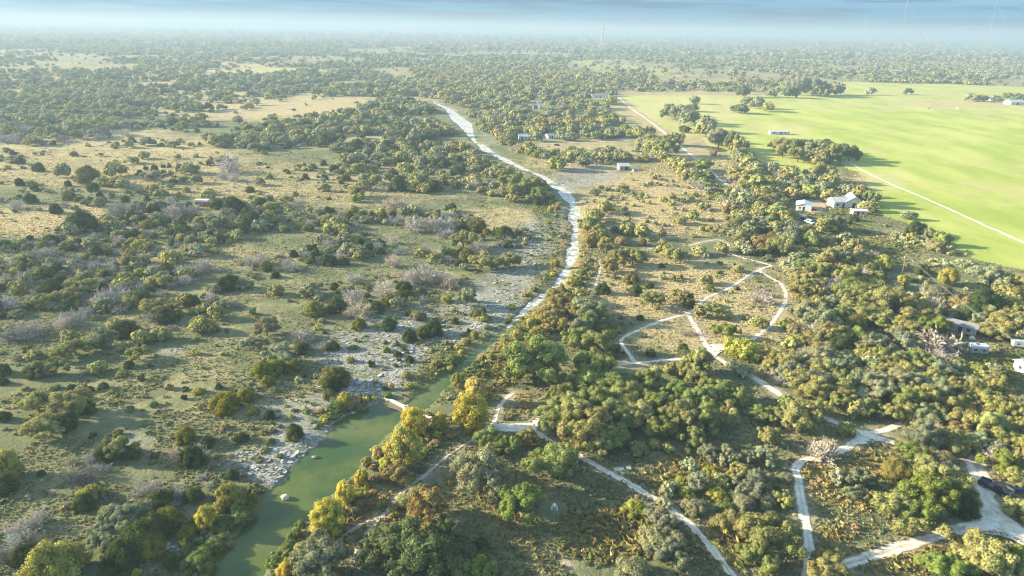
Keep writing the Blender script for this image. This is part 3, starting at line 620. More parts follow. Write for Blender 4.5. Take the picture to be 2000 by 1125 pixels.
HERO = """
o 71 782 28 0;o 136 791 34 0;j 172 797 15 0;o 82 830 34 0;j 131 824 20 0;j 6 812 14 0;y 12 906 26 3;j 8 946 20 0;o 232 872 30 0;j 212 882 22 0;j 252 882 18 0
b 139 900 14 3;b 178 894 17 1;b 127 924 20 3;b 169 926 24 2;b 199 914 15 0;s 175 962 24 2;j 163 982 18 0;j 363 851 19 1;b 384 884 24 1;b 342 888 22 3;j 374 894 24 0;j 402 864 14 0
j 470 854 13 0;j 574 845 17 0;s 438 833 10 3;b 286 954 30 1;j 308 976 28 0;b 342 968 22 0;j 377 966 18 0;y 449 970 25 3;y 401 1015 20 0;s 470 1003 24 1;s 440 1018 18 1
j 205 997 14 1;o 250 1010 36 2;o 213 1024 28 2;j 327 1015 24 1;o 190 1050 26 2;j 272 1052 40 0;j 302 1030 32 0;j 292 1068 28 1;j 238 1085 38 0;y 142 1090 26 1;y 100 1116 40 1;o 222 1065 22 2
s 392 1088 28 1;j 338 1096 18 0;y 266 1120 8 0;b 73 1015 28 1;b 36 1033 28 1;b 24 1063 28 0;b 60 1058 28 2;j 48 1086 22 0;b 9 1090 24 2;j 70 1098 20 0;s 420 1060 20 1;b 335 985 16 0;b 395 930 14 0;b 408 945 12 3
y 920 806 36 0;y 928 762 22 2;y 893 745 13 3;y 808 824 24 0;y 790 874 42 1;o 776 918 28 4;y 705 933 15 0;y 672 966 21 0;y 640 1015 31 0;s 693 1000 14 4;y 858 826 14 0;y 736 880 12 2;y 716 900 10 3;y 752 905 16 1
o 624 1087 54 2;y 584 1072 10 0;y 557 1112 14 0;o 955 857 26 1;o 983 866 30 1;o 937 925 56 2;o 1008 985 46 5;o 832 990 46 4;s 793 978 18 0;s 823 957 20 0;o 776 1062 66 3;o 824 1070 64 3;o 735 1066 32 3;o 862 1040 34 3
o 898 1104 28 1;o 941 1108 34 5;j 941 1060 13 0;s 576 1040 14 1;s 566 1062 14 1;s 586 1020 10 1;o 1078 897 48 1;o 1032 852 24 0;o 1110 905 26 2
o 1085 812 40 1;o 1100 770 34 1;o 1140 735 38 1;o 1165 715 34 1;o 1125 800 42 0;o 1150 775 40 1;o 1160 832 44 0;o 1185 745 36 1;o 1200 800 40 1;o 1205 845 34 1;o 1235 770 38 1;o 1245 810 34 0;o 1265 740 26 1;o 1285 785 34 1;o 1290 835 28 1;o 1320 760 30 1;o 1330 810 36 0;o 1355 850 24 1;o 1365 775 34 1;o 1372 735 28 0;o 1380 820 30 1;o 1410 760 32 1;o 1415 805 28 0;o 1445 775 24 1;o 1120 850 40 0;o 1170 868 30 0;o 1140 700 26 1;o 1310 722 16 0;o 1350 722 26 0
o 1248 873 18 0;o 1278 867 14 0;o 1305 873 14 0;o 1347 906 17 2;o 1384 882 20 2;o 1423 888 20 2;o 1366 936 24 2;o 1471 945 32 2;o 1440 920 20 0;o 1495 890 22 2;s 1239 991 25 2;o 1299 978 16 2;o 1290 1015 26 2;s 1278 1045 34 0;o 1302 1075 30 2;s 1236 1110 36 0;s 1323 1055 24 0
o 1448 1018 34 0;o 1506 1045 50 1;o 1530 972 22 0;o 1482 936 26 2;o 1418 894 18 2;o 1460 890 20 2;o 1500 852 24 0;o 1563 818 36 0;o 1490 806 22 1;o 1527 812 26 0;o 1480 1075 40 1;o 1590 800 22 0;s 1400 960 20 2;s 1420 990 18 1;s 1340 960 18 2
o 1651 838 18 1;b 1602 884 30 1;b 1618 872 20 3;o 1681 932 23 2;o 1675 962 20 2;o 1636 927 18 2;j 1754 915 28 3;o 1754 985 46 0;o 1820 966 56 5;o 1838 930 42 0;j 1884 990 26 2;o 1793 997 38 5;o 1870 950 30 1
o 1621 1099 40 0;o 1899 1072 48 0;o 1946 1088 52 0;o 1853 1106 42 5;o 1985 990 28 0;o 1990 1090 40 5;o 1780 880 24 5;o 1800 905 26 2
o 520 640 24 2;o 496 672 22 2;o 544 689 32 2;j 514 722 19 1;j 538 719 18 1;j 571 716 15 1;j 523 746 12 1;b 588 661 20 1;j 588 680 14 0;j 441 788 26 1;j 480 770 18 1;s 490 800 14 2;s 387 764 12 2
o 423 610 16 0;o 390 634 18 0;o 408 640 14 0;o 384 604 12 0;o 302 598 24 0;o 332 601 20 0;j 326 616 20 0;o 363 580 14 0;j 372 589 16 0;o 314 652 18 0;o 269 688 22 0;o 248 673 16 0;o 187 716 18 1;s 236 731 10 2;j 251 713 10 0;s 208 688 9 1
o 145 677 23 0;o 121 689 22 0;o 67 689 16 0;o 103 716 24 1;o 76 719 20 1;j 63 725 18 0;o 136 658 17 0;o 200 658 26 2;j 242 643 22 0;o 224 631 16 0;o 172 556 20 0;o 239 550 18 0;o 133 574 22 0;o 76 586 22 0;j 100 565 18 0;o 245 507 20 0;o 317 543 20 0;o 296 546 14 0;o 335 501 18 0;b 360 546 17 1;j 447 552 20 0;o 470 550 18 2;o 538 565 14 0;o 602 565 18 2;o 275 660 16 0
b 212 580 28 0;b 240 578 24 0;b 190 590 22 1;b 145 625 26 0;b 165 612 22 0;b 120 632 22 1;b 45 650 26 0;b 70 640 24 1;b 20 655 22 2;b 18 592 26 0;b 90 525 16 1;b 380 522 22 1;b 355 528 20 0;b 400 520 18 0;b 514 507 20 1;b 490 512 18 0;b 574 522 18 0;b 560 516 16 1;b 224 519 18 0;b 75 498 20 0;b 95 492 18 1;b 30 520 18 2;b 300 620 18 0;b 270 560 15 0
j 6 722 14 0;j 4 743 10 0;j 139 758 9 0;j 175 761 8 0;j 202 755 10 0;b 459 594 12 2;b 36 699 11 2;b 336 640 11 2;s 165 757 6 1;s 330 757 8 3;s 300 790 9 4;s 255 800 8 1
o 609 562 20 0;o 539 565 13 0;j 657 598 18 0;j 616 604 18 3;b 693 545 22 1;b 690 582 28 1;b 748 568 25 1;b 700 608 27 3;j 700 632 14 1;o 778 592 15 2;b 832 537 32 1;b 802 545 25 1;b 862 540 24 1;b 878 555 18 3;b 766 513 18 3;o 905 519 10 2;j 790 560 14 0;j 735 600 16 0;j 760 585 14 3;o 911 580 22 2;s 872 583 11 2;o 941 507 22 0;o 996 504 20 0;o 971 512 20 1;b 932 484 20 1
b 591 661 22 1;b 636 673 17 1;j 648 676 12 0;j 657 735 26 3;j 648 752 18 0;j 642 772 12 3;j 799 655 15 0;j 845 640 20 2;j 828 646 14 0;j 760 634 14 2;s 932 613 16 1;s 945 620 12 2;s 817 616 15 4;s 675 782 22 2;s 695 786 18 0;s 655 795 18 1;s 714 780 8 2;s 731 776 7 2
o 1044 704 56 1;o 1015 715 28 5;o 1080 730 26 1;o 1071 610 26 4;o 1090 578 22 4;y 1060 625 14 3;o 1100 586 26 4;o 1075 622 24 4;o 1148 601 32 2;o 1148 630 24 1;j 1178 562 15 0;o 1121 660 26 1;o 1168 670 32 1;o 1190 680 20 3;o 1130 640 22 2;y 1052 648 12 3;o 1120 606 22 0
s 1212 470 15 3;o 1236 502 22 0;o 1206 502 22 0;o 1187 517 20 4;o 1148 438 22 0;o 1169 453 20 0;o 1254 450 18 0;o 1224 447 14 0;o 1299 487 18 0;o 1320 499 22 0;o 1369 487 14 0;o 1408 483 13 0;o 1381 545 14 0;s 1387 563 11 1;o 1275 582 24 0;o 1339 580 20 0;j 1345 592 12 0;o 1392 604 20 0;o 1366 607 14 0;o 1420 613 12 0;o 1423 645 20 5;o 1481 629 16 0;b 1500 586 20 1;b 1475 583 18 1;b 1490 572 16 1
j 1251 620 8 0;s 1193 650 14 2;s 1207 645 7 2;j 1242 565 14 0;j 1269 556 8 0;j 1233 542 14 3;o 1443 524 12 0;o 1363 710 33 0;s 1281 722 8 0;s 1453 683 34 2;o 1538 632 14 1;j 1270 690 10 0;j 1335 683 11 0;s 1340 690 14 1;s 1198 640 9 1;o 1160 425 18 0;o 1180 405 16 0;o 1185 480 20 0;y 1155 468 14 3
o 1669 478 18 0;o 1684 476 16 0;o 1675 502 22 0;o 1693 520 20 0;j 1712 532 18 2;o 1621 505 28 0;o 1576 520 26 1;o 1654 535 26 0;o 1606 528 24 0;o 1566 541 22 0;o 1545 459 30 2;b 1540 450 24 1;o 1524 480 26 0;o 1576 471 24 1;o 1693 580 30 0;o 1742 589 42 0;o 1681 601 32 0;o 1718 615 32 0;y 1757 632 13 1;y 1763 551 13 1;y 1854 538 18 1;s 1836 568 30 4;o 1872 590 25 4;j 1803 526 15 0;o 1938 535 34 2;o 1987 548 28 0;o 1981 592 28 0;j 1923 592 28 2;j 1895 612 26 2;o 1830 628 30 5;o 1763 650 24 2;o 1772 677 24 2;o 1968 632 34 0;o 1947 645 24 0;o 1902 637 13 0;b 1640 555 22 1;b 1610 570 20 1
o 1905 760 34 0;o 1950 780 36 0;o 1985 800 30 0;o 1930 830 36 0;o 1975 850 34 0;o 1900 860 26 0;o 1880 815 30 0;o 1840 760 30 2;o 1860 790 26 0;o 1800 740 28 2;b 1800 800 24 1;b 1790 825 20 1;b 1830 840 18 3;b 1990 575 14 3;o 1960 900 30 5;o 1990 930 24 0;o 1770 800 26 0;o 1720 760 30 2;o 1680 740 30 2;o 1640 745 30 0;o 1600 760 32 0;o 1560 745 30 0;o 1600 715 28 0;o 1650 705 26 2;o 1540 705 26 0;o 1690 790 26 1;o 1450 722 17 2;o 1562 796 25 0;o 1536 784 16 1;o 1430 712 11 2;o 1640 785 26 1;o 1740 805 22 0;o 1830 800 22 0;o 1870 850 22 0;o 1760 720 26 0
j 172 343 20 3;o 121 331 18 2;j 75 328 10 0;o 224 328 19 0;o 199 352 14 0;o 224 352 15 0;o 239 358 13 0;j 181 367 10 0;o 287 274 13 2;o 338 280 10 2;o 281 301 11 0;o 254 313 9 0;o 264 312 8 0;o 299 340 20 2;b 285 345 14 0;s 369 331 18 0;b 447 325 30 0;b 459 348 15 1;b 436 345 14 0;o 314 377 12 0;o 405 378 13 0;j 424 398 14 0;j 456 403 20 2;j 157 436 26 0;j 60 391 11 0;b 233 410 28 0;s 193 395 14 0;b 340 414 22 1;b 372 414 22 0;b 355 420 18 2;o 423 437 20 2;j 490 431 20 0;o 525 425 18 0;b 125 400 12 0;o 445 415 14 2;b 30 402 16 0;o 696 370 20 0;o 712 358 16 0;o 700 385 12 5;j 777 362 16 0;o 806 362 14 0;o 828 365 14 0;j 848 365 13 0;o 650 440 18 0;o 672 445 15 0;o 660 432 16 0;b 760 398 20 3;b 790 398 18 3;b 775 402 16 1;b 810 440 28 1;b 840 440 28 1;b 870 438 24 0;o 905 465 26 0;j 930 440 18 3;j 985 455 18 0;o 990 340 20 0;o 1005 350 22 1;o 1030 365 24 1;o 1050 378 20 1;o 1000 372 20 0;o 1045 360 22 0;b 870 455 18 1;o 700 500 12 0
o 1530 290 22 0;o 1525 278 20 0;o 1555 284 22 1;o 1580 282 22 1;o 1560 300 20 0;o 1595 290 24 2;o 1615 282 22 1;o 1640 290 22 3;o 1625 300 22 1;o 1660 298 20 3;o 1600 303 20 0;o 1600 335 24 0;o 1622 350 20 0;o 1580 350 22 2;o 1608 362 18 2;o 1680 378 20 0;o 1700 388 18 3;o 1696 400 17 0;o 1662 368 18 2;o 1625 432 24 2;o 1612 440 18 0;j 1668 426 9 0;j 1658 436 5 0;o 1620 380 18 0;o 1585 372 18 1;o 1775 418 14 2;j 1790 446 18 0;o 1840 466 17 5;o 1815 452 14 2;s 1826 480 20 0;s 1782 462 8 2
o 1330 222 22 2;o 1310 218 18 2;o 1345 228 20 2;o 1380 242 20 2;o 1372 252 17 0;o 1338 250 11 3;o 1358 196 9 2;o 1355 210 10 3;o 1405 270 24 2;o 1430 275 22 1;o 1445 285 18 0;o 1300 285 26 1;o 1275 280 18 0;o 1318 270 18 0;o 1450 210 14 3;o 1438 210 12 3;o 1500 207 13 0;o 1480 200 14 2;o 1460 195 14 2;o 1560 165 26 2;o 1590 168 24 2;o 1545 178 16 3;o 1605 176 16 3;o 1635 172 16 2;o 1450 178 14 3;o 1508 180 11 2;o 1700 178 9 2;o 1773 178 8 3;o 1900 188 12 2;o 1920 190 10 2;o 1945 192 9 3;o 1970 186 10 3;o 1990 188 12 3;b 1815 212 4 1;b 1872 210 9 1;s 1393 300 9 3;o 1375 320 16 5;o 1380 342 16 1
"""
for line in HERO.replace('\n', ';').split(';'):
    q = line.split()
    if q: put(q[0], *[float(v) for v in q[1:4]], tone=int(q[4]))

# bits of the picture that stay open: nothing scattered may hide them
KEEP = [(pts, 4) for pts, _ in PATHPX if pts[0] != (1386,690)] + [(RUP_L, 5), (RUP_R, 5), (RLO_L, 6), (RLO_R, 6)]
OPEN = [(1049,207,16,12),(1022,267,14,9),(1073,265,12,8),(1217,328,30,14),(1242,333,14,8),(397,397,18,12),(1646,396,34,22),(1570,402,20,16),(1580,430,16,14),(1676,414,16,10),(1522,258,30,8),(1908,680,34,26),(1998,712,30,40),(1955,955,50,40),(1764,527,14,26),(1082,998,40,40),(1590,405,40,20),(1170,188,14,6),(1980,200,26,10),(1940,194,22,9),(1240,745,1,1),(1097,1098,40,30),(1670,1025,40,34),(1218,916,30,14),(1398,294,30,8),(1320,655,70,26),(1870,640,20,14)]
def open_ok(px, py, r):
    for pts, pad in KEEP:
        if seg_dist(np.array([px]), np.array([py]), pts)[0] < r * .85 + pad: return False
    for cx, cy_, rx, ry in OPEN:
        if ((px - cx) / (rx + r * .8)) ** 2 + ((py - cy_) / (ry + r * .8)) ** 2 < 1: return False
    return not (inpoly(px, py, RUP_L + RUP_R[::-1]) or inpoly(px, py, RLO_L + RLO_R[::-1]))
GRID = {}
def cell(x, y): return (int(x // 12), int(y // 12))
for p in PL: GRID.setdefault(cell(p[2], p[3]), []).append((p[2], p[3], p[4]))
def room(x, y, a, k):
    cx, cy_ = cell(x, y)
    for i in (-1, 0, 1):
        for j in (-1, 0, 1):
            for X, Y, A in GRID.get((cx + i, cy_ + j), ()):
                if (x - X) ** 2 + (y - Y) ** 2 < (k * (a + A)) ** 2: return False
    return True
def fill(poly, mixk, rlo, rhi, tries, k=.62, clump=0.0, tones=None, seed=0):
    """scatter plants over a stretch of land outlined in the picture"""
    rg = np.random.default_rng(900 + seed); wp = [tuple(U(x, y)[:2]) for x, y in poly]
    xs = [p[0] for p in wp]; y2 = [p[1] for p in wp]; n = 0
    X = rg.uniform(min(xs), max(xs), tries); Y = rg.uniform(min(y2), max(y2), tries); ok = inpoly(X, Y, wp)
    if clump: ok &= fbm(X * .03 + seed, Y * .03, seed, 3) > clump
    ks = list(mixk); pr = np.array([mixk[q] for q in ks], float); pr /= pr.sum()
    for x, y in zip(X[ok], Y[ok]):
        kd = ks[rg.choice(len(ks), p=pr)]; a = rlo + (rhi - rlo) * rg.random() ** 1.5
        if kd in 'bjs': a *= .8
        if kd == 'y': a *= .6
        px, py, z = P((x, y, HC[kd] * a)); r = a * FPX / float(z)
        if not (-40 < px < 2040 and -20 < py < 1170): continue
        if not room(x, y, a, k) or not open_ok(float(px), float(py), r): continue
        nt_ = len(TONES[kd]); tn = int(rg.choice((tones or {}).get(kd, [0, 0, 1, 2] if nt_ > 2 else [0])))
        PL.append([kd, tn, x, y, a, float(px), float(py), r, False]); GRID.setdefault(cell(x, y), []).append((x, y, a)); n += 1
    return n
TW = {'o': [0, 0, 2, 2, 1, 4], 'b': [1, 1, 0, 3], 'j': [0, 3], 's': [0, 0, 2, 4]}
TL = {'o': [0, 0, 2, 2], 'b': [0, 0, 1, 2], 'j': [0, 0, 3, 2], 's': [0, 4, 2, 1]}
TB = {'y': [3, 3, 1, 2], 's': [2, 2, 1, 1, 0, 3], 'o': [4, 0], 'b': [1, 3], 'j': [3]}
fill([(1445,525),(1430,470),(1460,430),(1530,405),(1555,440),(1600,470),(1650,480),(1722,510),(1725,550),(1770,580),(1850,585),(1900,600),(1990,570),(2030,560),(2040,680),(1930,640),(1880,640),(1830,650),(1800,690),(1740,660),(1700,640),(1640,700),(1560,690),(1545,640),(1560,590),(1545,545),(1500,515)], {'o': 6, 'b': 2, 's': 1.5, 'j': .6}, 2.2, 5.5, 2600, .55, tones=TW, seed=1)
fill([(1500,700),(1560,675),(1640,700),(1740,680),(1830,700),(1900,730),(1960,760),(2060,770),(2060,930),(1900,900),(1790,870),(1770,840),(1740,820),(1690,830),(1600,800),(1530,765),(1490,740)], {'o': 6, 'b': 1, 's': 1}, 2.2, 5, 2400, .55, tones=TW, seed=2)
fill([(1340,885),(1440,880),(1540,905),(1550,985),(1565,1070),(1530,1120),(1440,1110),(1400,1040),(1340,1000),(1290,960),(1350,930)], {'o': 2, 's': 4, 'b': .5}, 1.4, 3.4, 420, .85, tones=TW, seed=3)
fill([(1770,850),(2040,880),(2060,1000),(1990,960),(1960,910),(1900,900),(1850,990),(1780,930)], {'o': 4, 's': 1}, 2.5, 5, 400, .6, tones=TW, seed=31)
fill([(800,135),(1200,148),(1210,190),(1180,230),(1100,240),(1000,235),(935,238),(900,214),(858,195),(820,170)], {'o': 6, 'b': 2, 's': 2}, 2.8, 6.5, 6500, .56, clump=.4, tones=TW, seed=4)
fill([(950,240),(1200,228),(1290,285),(1310,315),(1180,322),(1085,335),(1045,310),(985,290)], {'o': 6, 'b': 1, 's': 2}, 2.5, 6, 1500, .62, clump=.4, tones=TW, seed=5)
fill([(1295,310),(1390,350),(1480,335),(1540,350),(1570,395),(1535,440),(1440,440),(1405,395),(1360,370)], {'o': 6, 'b': 2, 's': 1.5}, 2.5, 5.5, 1100, .56, tones=TW, seed=6)
fill([(1400,260),(1440,290),(1500,330),(1545,350),(1490,340),(1420,315),(1390,290)], {'o': 6, 'b': 2}, 3, 5.5, 500, .58, tones=TW, seed=61)
fill([(0,185),(120,178),(250,188),(370,198),(378,240),(250,256),(100,268),(-30,272)], {'o': 6, 'b': 2, 's': 1}, 2.6, 6, 3000, .58, clump=.46, tones={'o': [2, 2, 2, 0], 'b': [0, 0, 1], 's': [4, 0]}, seed=7)
fill([(-30,240),(100,245),(250,240),(260,265),(120,285),(-30,280)], {'b': 5, 'o': 1}, 3, 6, 500, .6, tones=TL, seed=8)
fill([(400,260),(520,250),(640,228),(760,192),(845,205),(885,245),(905,262),(800,278),(740,280),(680,302),(600,303),(480,295),(410,285)], {'o': 8, 'b': .7, 'j': 1}, 2.4, 6, 2800, .6, clump=.40, tones={'o': [2, 2, 0, 3], 'b': [0, 1], 'j': [0]}, seed=9)
fill([(380,165),(480,150),(600,140),(720,140),(820,165),(850,200),(760,192),(640,187),(520,190),(400,185)], {'o': 8, 'b': 1}, 2.6, 6, 3400, .6, clump=.50, tones={'o': [2, 2, 0, 3], 'b': [0, 1]}, seed=10)
fill([(700,285),(820,280),(905,285),(960,312),(1060,355),(1080,392),(1050,402),(980,392),(900,372),(800,375),(700,358),(640,330)], {'o': 6, 'j': 3, 'b': 1}, 1.8, 4.6, 900, .75, tones=TL, seed=11)
fill([(290,392),(560,398),(700,420),(860,408),(1000,425),(1045,462),(1005,500),(900,522),(760,500),(620,522),(400,524),(200,512),(-30,524),(-30,482),(150,440)], {'b': 5, 's': 2.5, 'j': 2.5, 'o': 2.5}, 1.3, 3.6, 2600, .7, clump=.465, tones=TL, seed=12)
fill([(-30,520),(250,516),(420,540),(440,600),(365,645),(200,668),(-30,672)], {'b': 4, 's': 2, 'j': 2.5, 'o': 3}, 1.3, 3.4, 1100, .66, clump=.41, tones=TL, seed=13)
fill([(440,515),(800,500),(900,540),(860,600),(700,640),(600,600),(450,590)], {'b': 3, 's': 3, 'j': 3, 'o': 1}, .9, 2.8, 460, .9, clump=.46, tones=TL, seed=14)
fill([(-30,268),(380,245),(420,290),(640,310),(760,360),(640,400),(300,392),(-30,440)], {'b': 2, 's': 4, 'j': 4, 'o': 3}, .9, 3.4, 1500, 1.2, clump=.45, tones=TL, seed=15)
fill([(-30,660),(300,650),(480,600),(600,700),(560,800),(300,900),(-30,1000)], {'s': 5, 'j': 3, 'b': 1}, .5, 1.4, 240, 1.6, tones=TL, seed=16)
fill([(560,640),(780,600),(960,580),(900,700),(800,760),(640,800),(560,900),(440,960),(420,900)], {'s': 5, 'j': 3, 'b': 1}, .6, 1.7, 200, 1.3, tones=TL, seed=17)
fill([(1140,380),(1300,330),(1440,400),(1440,480),(1300,540),(1200,520),(1140,480)], {'s': 5, 'b': 3, 'o': 2, 'j': 1}, 1.0, 2.8, 420, .95, tones=TW, seed=18)
fill([(1180,500),(1440,520),(1540,600),(1440,680),(1240,660),(1180,600)], {'s': 5, 'b': 2, 'j': 2}, .6, 1.6, 160, 1.3, tones=TW, seed=19)
# willows and young trees along the banks
fill([(1100,372),(1112,440),(1105,500),(1080,550),(1020,606),(960,650),(915,690),(885,715),(790,780),(690,800),(780,740),(930,640),(1050,560),(1090,480),(1070,400)], {'s': 6, 'y': 2}, .9, 2.3, 700, .72, tones=TB, seed=20)
fill([(1140,400),(1142,470),(1165,540),(1130,590),(1060,640),(990,690),(930,735),(870,800),(830,815),(930,700),(1040,605),(1110,545),(1136,490)], {'s': 6, 'y': 2.2, 'o': 1}, .9, 2.4, 700, .7, tones=TB, seed=21)
fill([(1100,520),(1160,560),(1170,640),(1110,680),(1050,660),(1050,620)], {'o': 5, 'y': 2, 's': 2}, 2, 4, 200, .6, tones=TB, seed=22)
fill([(520,970),(470,1040),(430,1090),(415,1125),(360,1130),(340,1060),(420,990),(480,950)], {'s': 5, 'j': 1}, .8, 1.8, 260, .7, tones={'s': [1, 1, 2, 4], 'j': [1]}, seed=23)
fill([(840,815),(760,880),(700,940),(610,1030),(545,1125),(600,1120),(640,1050),(720,990),(800,930),(860,860)], {'s': 5, 'y': 2}, .7, 1.7, 330, .8, tones={'s': [2, 3, 3, 1], 'y': [0, 2, 1]}, seed=24)
fill([(600,40),(600,40),(600,40)], {'o': 1}, 1, 2, 1)
fill([(640,780),(720,775),(740,790),(690,806),(640,830),(610,840)], {'s': 4}, .9, 2.2, 90, .7, tones=TB, seed=25)
fill([(1880,700),(2010,740),(2010,800),(1900,760)], {'o': 4}, 2, 3.5, 60, .7, tones=TW, seed=26)
fill([(1720,440),(1850,480),(1900,520),(1900,570),(1780,570),(1730,520)], {'s': 4, 'j': 1}, .8, 1.8, 90, 1.2, tones=TW, seed=27)

# the country beyond: scrub woods with clearings, out to where the haze takes them
def far_fill():
    rg = np.random.default_rng(4242); out = []
    CLEAR = [(1250,128,110,9),(1235,95,30,5),(1460,118,60,5),(560,170,120,12),(330,118,40,5),(480,95,40,4),(1240,175,130,8),(850,118,80,4),(1000,122,60,4),(560,205,150,14),(330,160,70,6),(70,110,60,4),(1850,139,200,4)]
    for y0, y1, n, ra, rb in ((560, 900, 5600, 2.0, 5.4), (900, 1500, 17000, 2.2, 6.2), (1500, 2600, 26000, 3.0, 7.5), (2600, 5200, 26000, 6, 14), (5200, 11000, 14000, 12, 26)):
        Y = np.sqrt(rg.uniform(y0 ** 2, y1 ** 2, n)); X = Y * rg.uniform(-.86, .86, n)
        s = .0062
        f = fbm(X * s, Y * s * .6, 2, 4) + .18 * (fbm(X * .03, Y * .02, 4, 2) - .5)
        px, py, z = P(np.stack([X, Y, np.full(n, 3.0)], -1))
        ok = f + .055 * rg.normal(size=n) > (.54 if y0 < 900 else (.525 if y0 < 2600 else .485)); spk = rg.random(n) < (.045 if y0 < 2600 else .10)
        ok &= ~inpoly(X, Y, FW) & ~inpoly(X, Y, FW2) & (river_d(X, Y) > 6)
        ok &= ellsum(px, py, [(a, b_, c, d, 1) for a, b_, c, d in CLEAR]) < .2 + 1.2 * rg.random(n); ok |= spk & ~inpoly(X, Y, FW) & ~inpoly(X, Y, FW2) & (river_d(X, Y) > 6); A_s = np.where(spk, .6, 1.0)
        if y0 < 1000:
            zone = inpoly(px, py, [(-60,120),(860,120),(1210,148),(1215,190),(1180,232),(1000,240),(880,200),(780,285),(400,300),(380,245),(-60,275)])
            ok &= ~zone | (rg.random(n) < .35)
            ok &= (px < 1200) | (py < 175)
        A = (ra + (rb - ra) * rg.random(n) ** 1.6) * A_s
        for i in np.nonzero(ok)[0]:
            r = A[i] * FPX / z[i]
            if y0 < 1500 and not (room(X[i], Y[i], A[i], .5) and open_ok(px[i], py[i], r)): continue
            u = rg.random(); kd = 'o' if u < .76 else ('b' if u < .9 else 's')
            if y0 >= 1500 and kd == 's': kd = 'o'
            tn = {'o': [2, 2, 0, 0, 3], 'b': [0, 1], 's': [0, 4]}[kd]
            out.append([kd, int(rg.choice(tn)), X[i], Y[i], A[i], px[i], py[i], r, False])
    return out
PL += far_fill()

# ------------------------------------------------------------------ which plants stand alone and which melt into the distance
LIMIT = 296
PL = [p for p in PL if -p[7] < p[5] < 2000 + p[7] and -5 < p[6] - p[7] < 1125]
solo = []; mass = {k: [] for k in KINDS}
for k in KINDS:
    L = sorted([p for p in PL if p[0] == k], key=lambda p: (-p[8] * 3 - p[7]))
    L.sort(key=lambda p: -p[7])
    solo += L[:LIMIT]; mass[k] = L[LIMIT:]
print('plants', {k: (min(LIMIT, len([p for p in PL if p[0] == k])), len(mass[k])) for k in KINDS})
MASSNAME = {'o': 'distant_woodland', 'j': 'distant_cedar_scrub', 'y': 'distant_yellow_thicket', 'b': 'distant_bare_scrub', 's': 'distant_shrubs'}
MASSLABEL = {'o': 'grey green oak woodland fading into the haze', 'j': 'small dark cedars scattered over the far pasture', 'y': 'small yellow saplings along the river bank', 'b': 'grey leafless brush scattered far over the plain', 's': 'small pale shrubs dotted over the meadows'}
def merged(name, L, m, label, kd):
    groups = {}
    for i, p in enumerate(L):
        lod = 1 if p[7] > 9 else (2 if p[7] > 4 else 3)
        groups.setdefault((lod, i % 4), []).append(p)
    VV = []; Q4 = []; Q3 = []; TT_ = []; base = 0; rg = np.random.default_rng(31)
    for (lod, v), G in groups.items():
        V, Q, F3, T = LIGHT[kd, lod, v]; n = len(G); nv = len(V)
        th = rg.random(n) * 6.28; c, s = np.cos(th), np.sin(th); A = np.array([g_[4] for g_ in G]); h = A * (.8 + .4 * rg.random(n))
        x = np.array([g_[2] for g_ in G]); y = np.array([g_[3] for g_ in G]); z = gz(x, y) - .05
        W = np.empty((n, nv, 3), np.float32)
        W[:, :, 0] = (V[:, 0] * c[:, None] - V[:, 1] * s[:, None]) * A[:, None] + x[:, None]
        W[:, :, 1] = (V[:, 0] * s[:, None] + V[:, 1] * c[:, None]) * A[:, None] + y[:, None]
        W[:, :, 2] = V[:, 2] * h[:, None] + z[:, None]
        col = np.array([TONES[kd][g_[1]][1] for g_ in G]) * (.8 + .4 * rg.random((n, 1)))
        TT_.append((T[None] * col[:, None, :]).reshape(-1, 3)); VV.append(W.reshape(-1, 3))
        off = (np.arange(n) * nv + base)[:, None, None]
        if len(Q): Q4.append((Q[None] + off).reshape(-1, 4))
        if len(F3): Q3.append((F3[None] + off).reshape(-1, 3))
        base += n * nv
    me = mk_mesh(name, np.concatenate(VV), ([np.concatenate(Q4)] if Q4 else []) + ([np.concatenate(Q3)] if Q3 else []), [m], np.concatenate(TT_))
    print(name, len(L), 'faces', len(me.polygons), {k_: len(v_) for k_, v_ in groups.items()})
    return link(name, me, kind='stuff', label=label)
print('hi faces', sum(len(m.polygons) for m in CROWN.values()))
for k in KINDS:
    if mass[k]: merged(MASSNAME[k], mass[k], M_TWIG if k == 'b' else M_LEAF, MASSLABEL[k], k)

